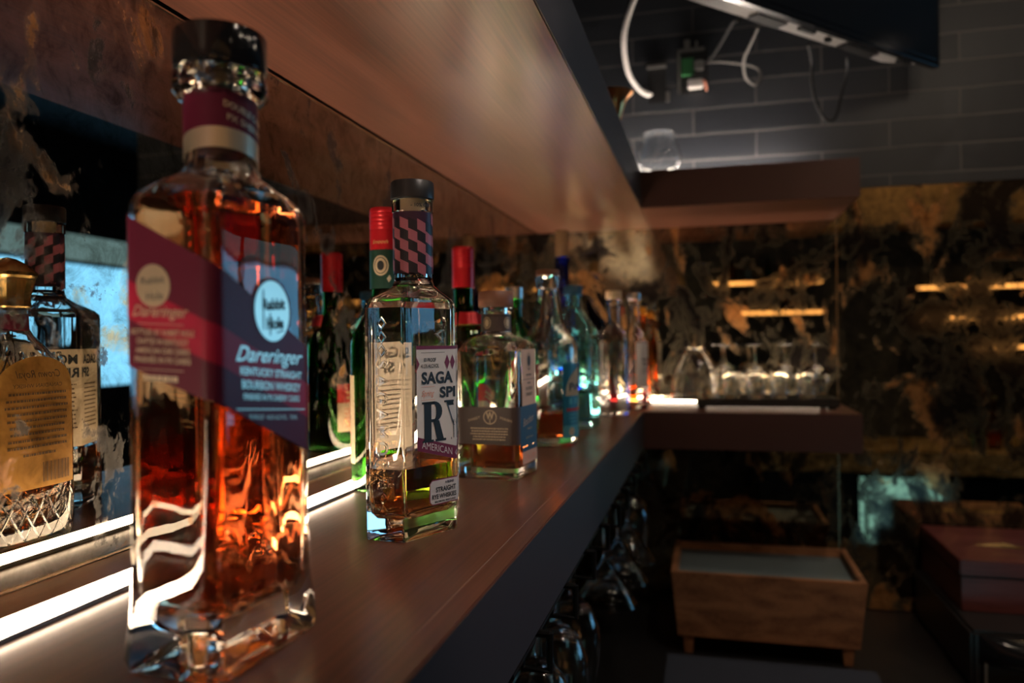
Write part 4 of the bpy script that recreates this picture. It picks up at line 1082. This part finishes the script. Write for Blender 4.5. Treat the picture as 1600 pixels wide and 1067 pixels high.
# ---------------------------------------------------------------- the other side of the room (seen in the mirrors)
tag(boxo('rear_worktop', (.30, -1.68, -.80), (2.95, -1.0, -.67), 'gold_stone', off=(0,0,0), bevel=.004), 'thick gold veined stone worktop on the other side of the room', 'countertop')
tag(boxo('rear_cabinet', (.30, -1.68, -1.6), (.83, -1.02, -.801), 'black_plastic', off=(0,0,0), bevel=.002), 'black cabinet below the stone worktop across the room', 'cabinet')
def cooler():
    root = empty('bottle_cooler', (1.15, -1.05, -1.6), 0, 'under-counter cooler with teal lit glass door, seen only in the back mirror', 'cooler')
    part('cabinet_shell', (.84, -1.66, -1.59), (1.60, -1.10, -.81), 'black_plastic', root, .003)
    part('lit_interior', (.86, -1.099, -1.54), (1.33, -1.095, -.84), 'cooler_light', root)
    b = MB()
    for x0, x1, z0, z1 in ((.84, .865, -1.59, -.81), (.895, .912, -1.56, -.82), (1.33, 1.6, -1.59, -.81), (.84, 1.6, -.835, -.81), (.84, 1.6, -1.59, -1.54)): b.box((x0, -1.095, z0), (x1, -1.06, z1))
    o = b.build('door_frame', 'black_gloss', root, bevel=.002); o.location = (-1.15, 1.05, 1.6)
    part('door_handle', (1.20, -1.06, -1.2), (1.225, -1.03, -.88), 'steel', root, .004)
cooler()
def lit_shelf(x0, x1, z, label):
    root = empty('lit_shelf', ((x0+x1)/2, -1.55, z), 0, label, 'shelf', 'lit shelves across the room')
    part('shelf_board', (x0, -1.69, z), (x1, -1.44, z+.022), 'espresso_wood_x', root, .001)
    part('light_bar', (x0, -1.4395, z), (x1, -1.434, z+.020), 'warm_bar', root)
for x0, x1, z, lb in ((.04, .72, .350, 'upper lit shelf mirrored above the shot glasses'), (.12, .72, .152, 'lower lit shelf mirrored above the shot glasses'),
                      (1.28, 2.3, .290, 'top lit shelf mirrored at the right edge'), (1.28, 2.3, .100, 'middle lit shelf mirrored at the right edge'), (1.60, 2.3, -.085, 'lowest lit shelf mirrored at the right edge')):
    lit_shelf(x0, x1, z, lb)
rb = [(1.44, 'clear_glass'), (1.53, 'aqua_glass'), (1.62, 'amber_glass'), (1.71, 'clear_glass'), (1.80, 'deep_green_glass')]
names = ['clear', 'aqua', 'amber', 'clear corked', 'green']
for (x, g), nm in zip(rb, names):
    simple_round('liquor_bottle', (x, -1.18, -.67), nm + ' bottle in the row across the room, mirrored at the right edge', g, .036, .17, .22, .014, .29, 'stopper', 'silver_foil' if g != 'amber_glass' else 'gold_foil', caph=.02, group='bottles on the worktop across the room')
sx = [(.16, .372), (.27, .372), (.40, .372), (.55, .372), (1.42, .312), (1.62, .312), (1.83, .312), (.25, .174), (.50, .174), (1.5, .122), (1.75, .122)]
gl = ['amber_glass', 'clear_glass', 'deep_green_glass', 'amber_glass']
for i, (x, z) in enumerate(sx):
    simple_round('liquor_bottle', (x, -1.56, z), '%s bottle standing on the %s lit shelf across the room' % (['amber', 'clear', 'green', 'amber'][i % 4], 'upper' if z > .3 else 'lower'), gl[i % 4], .03, .10, .12, .012, .15, 'stopper', 'black_plastic', caph=.012, group='bottles on the lit shelves across the room')
spot('rear_downlight', (1.5, -.6, 1.2), (1.4, -1.0, -.7), 26, (1.0, .72, .42), 1.3)
def downlight(x, y, label):
    root = empty('ceiling_spotlight', (x, y, 1.3), 0, label, 'lamp', 'ceiling spotlights')
    b = MB(); b.lathe([(.045, 0), (.045, -.05), (.040, -.05), (.036, -.012), (.036, 0)], 28); b.build('lamp_can', 'black_plastic', root)
    b = MB(); b.lathe([(.0002, -.014), (.034, -.014), (.034, -.010), (.0002, -.010)], 24); b.build('lamp_lens', 'lamp_face', root)
downlight(.55, .75, 'black ceiling spotlight aimed at the planter'); downlight(.75, .2, 'black ceiling spotlight nearest the camera'); downlight(1.25, .75, 'black ceiling spotlight farthest right'); downlight(1.5, -.6, 'black ceiling spotlight over the far worktop')
for i, (x, y) in enumerate(((.35, 1.35), (.9, 1.5), (1.7, 1.2), (2.2, .3), (2.3, 2.2), (1.4, 2.9), (2.2, 3.8))):
    downlight(x, y, ['ceiling spotlight over the back worktop', 'ceiling spotlight near the back wall', 'ceiling spotlight in the middle of the room', 'ceiling spotlight towards the rear right',
                     'ceiling spotlight nearest the window', 'ceiling spotlight past the end of the back wall', 'ceiling spotlight in the far corner'][i])
# warm soffit above the lit shelves, and unseen globes added for glass highlights
o = struct('trim_1', (-.41, -1.69, .70), (2.95, -1.40, 1.29), 'warm_plaster')
for i, x in enumerate((.3, 1.2, 2.1)):
    spot('soffit_washlight', (x, -.75, 1.24), (x, -1.40, .98), 7, (1.0, .66, .36), 1.5, 1.0)
def pendant(x, y, z, label):  # unseen globe lamp, added to brighten the hanging glasses
    root = empty('added_globe_lamp', (x, y, z), 0, label, 'lamp', 'unseen globe lamps added for glass highlights')
    b = MB(); b.lathe([(.0005, -.022), (.009, -.020), (.016, -.015), (.0205, -.008), (.022, 0), (.0205, .008), (.016, .015), (.009, .020), (.0005, .022)], 28); b.build('glass_globe', 'added_globe_glow', root)
    b = MB(); b.lathe([(.0002, .019), (.014, .019), (.014, .050), (.004, .056), (.0002, .056)], 20); b.build('lamp_holder', 'black_plastic', root)
    b = MB(); b.tube([(0, 0, .055), (0, 0, 1.3-z)], .0022, 8, smooth=0); b.build('cord', 'black_rubber', root)
for i, (x, y) in enumerate(((.62, .35), (.62, .75), (.72, 1.15))):
    pendant(x, y, .80, ['added globe lamp out of view, nearest the camera', 'middle one of the added globe lamps out of view', 'added globe lamp out of view, nearest the back wall'][i])
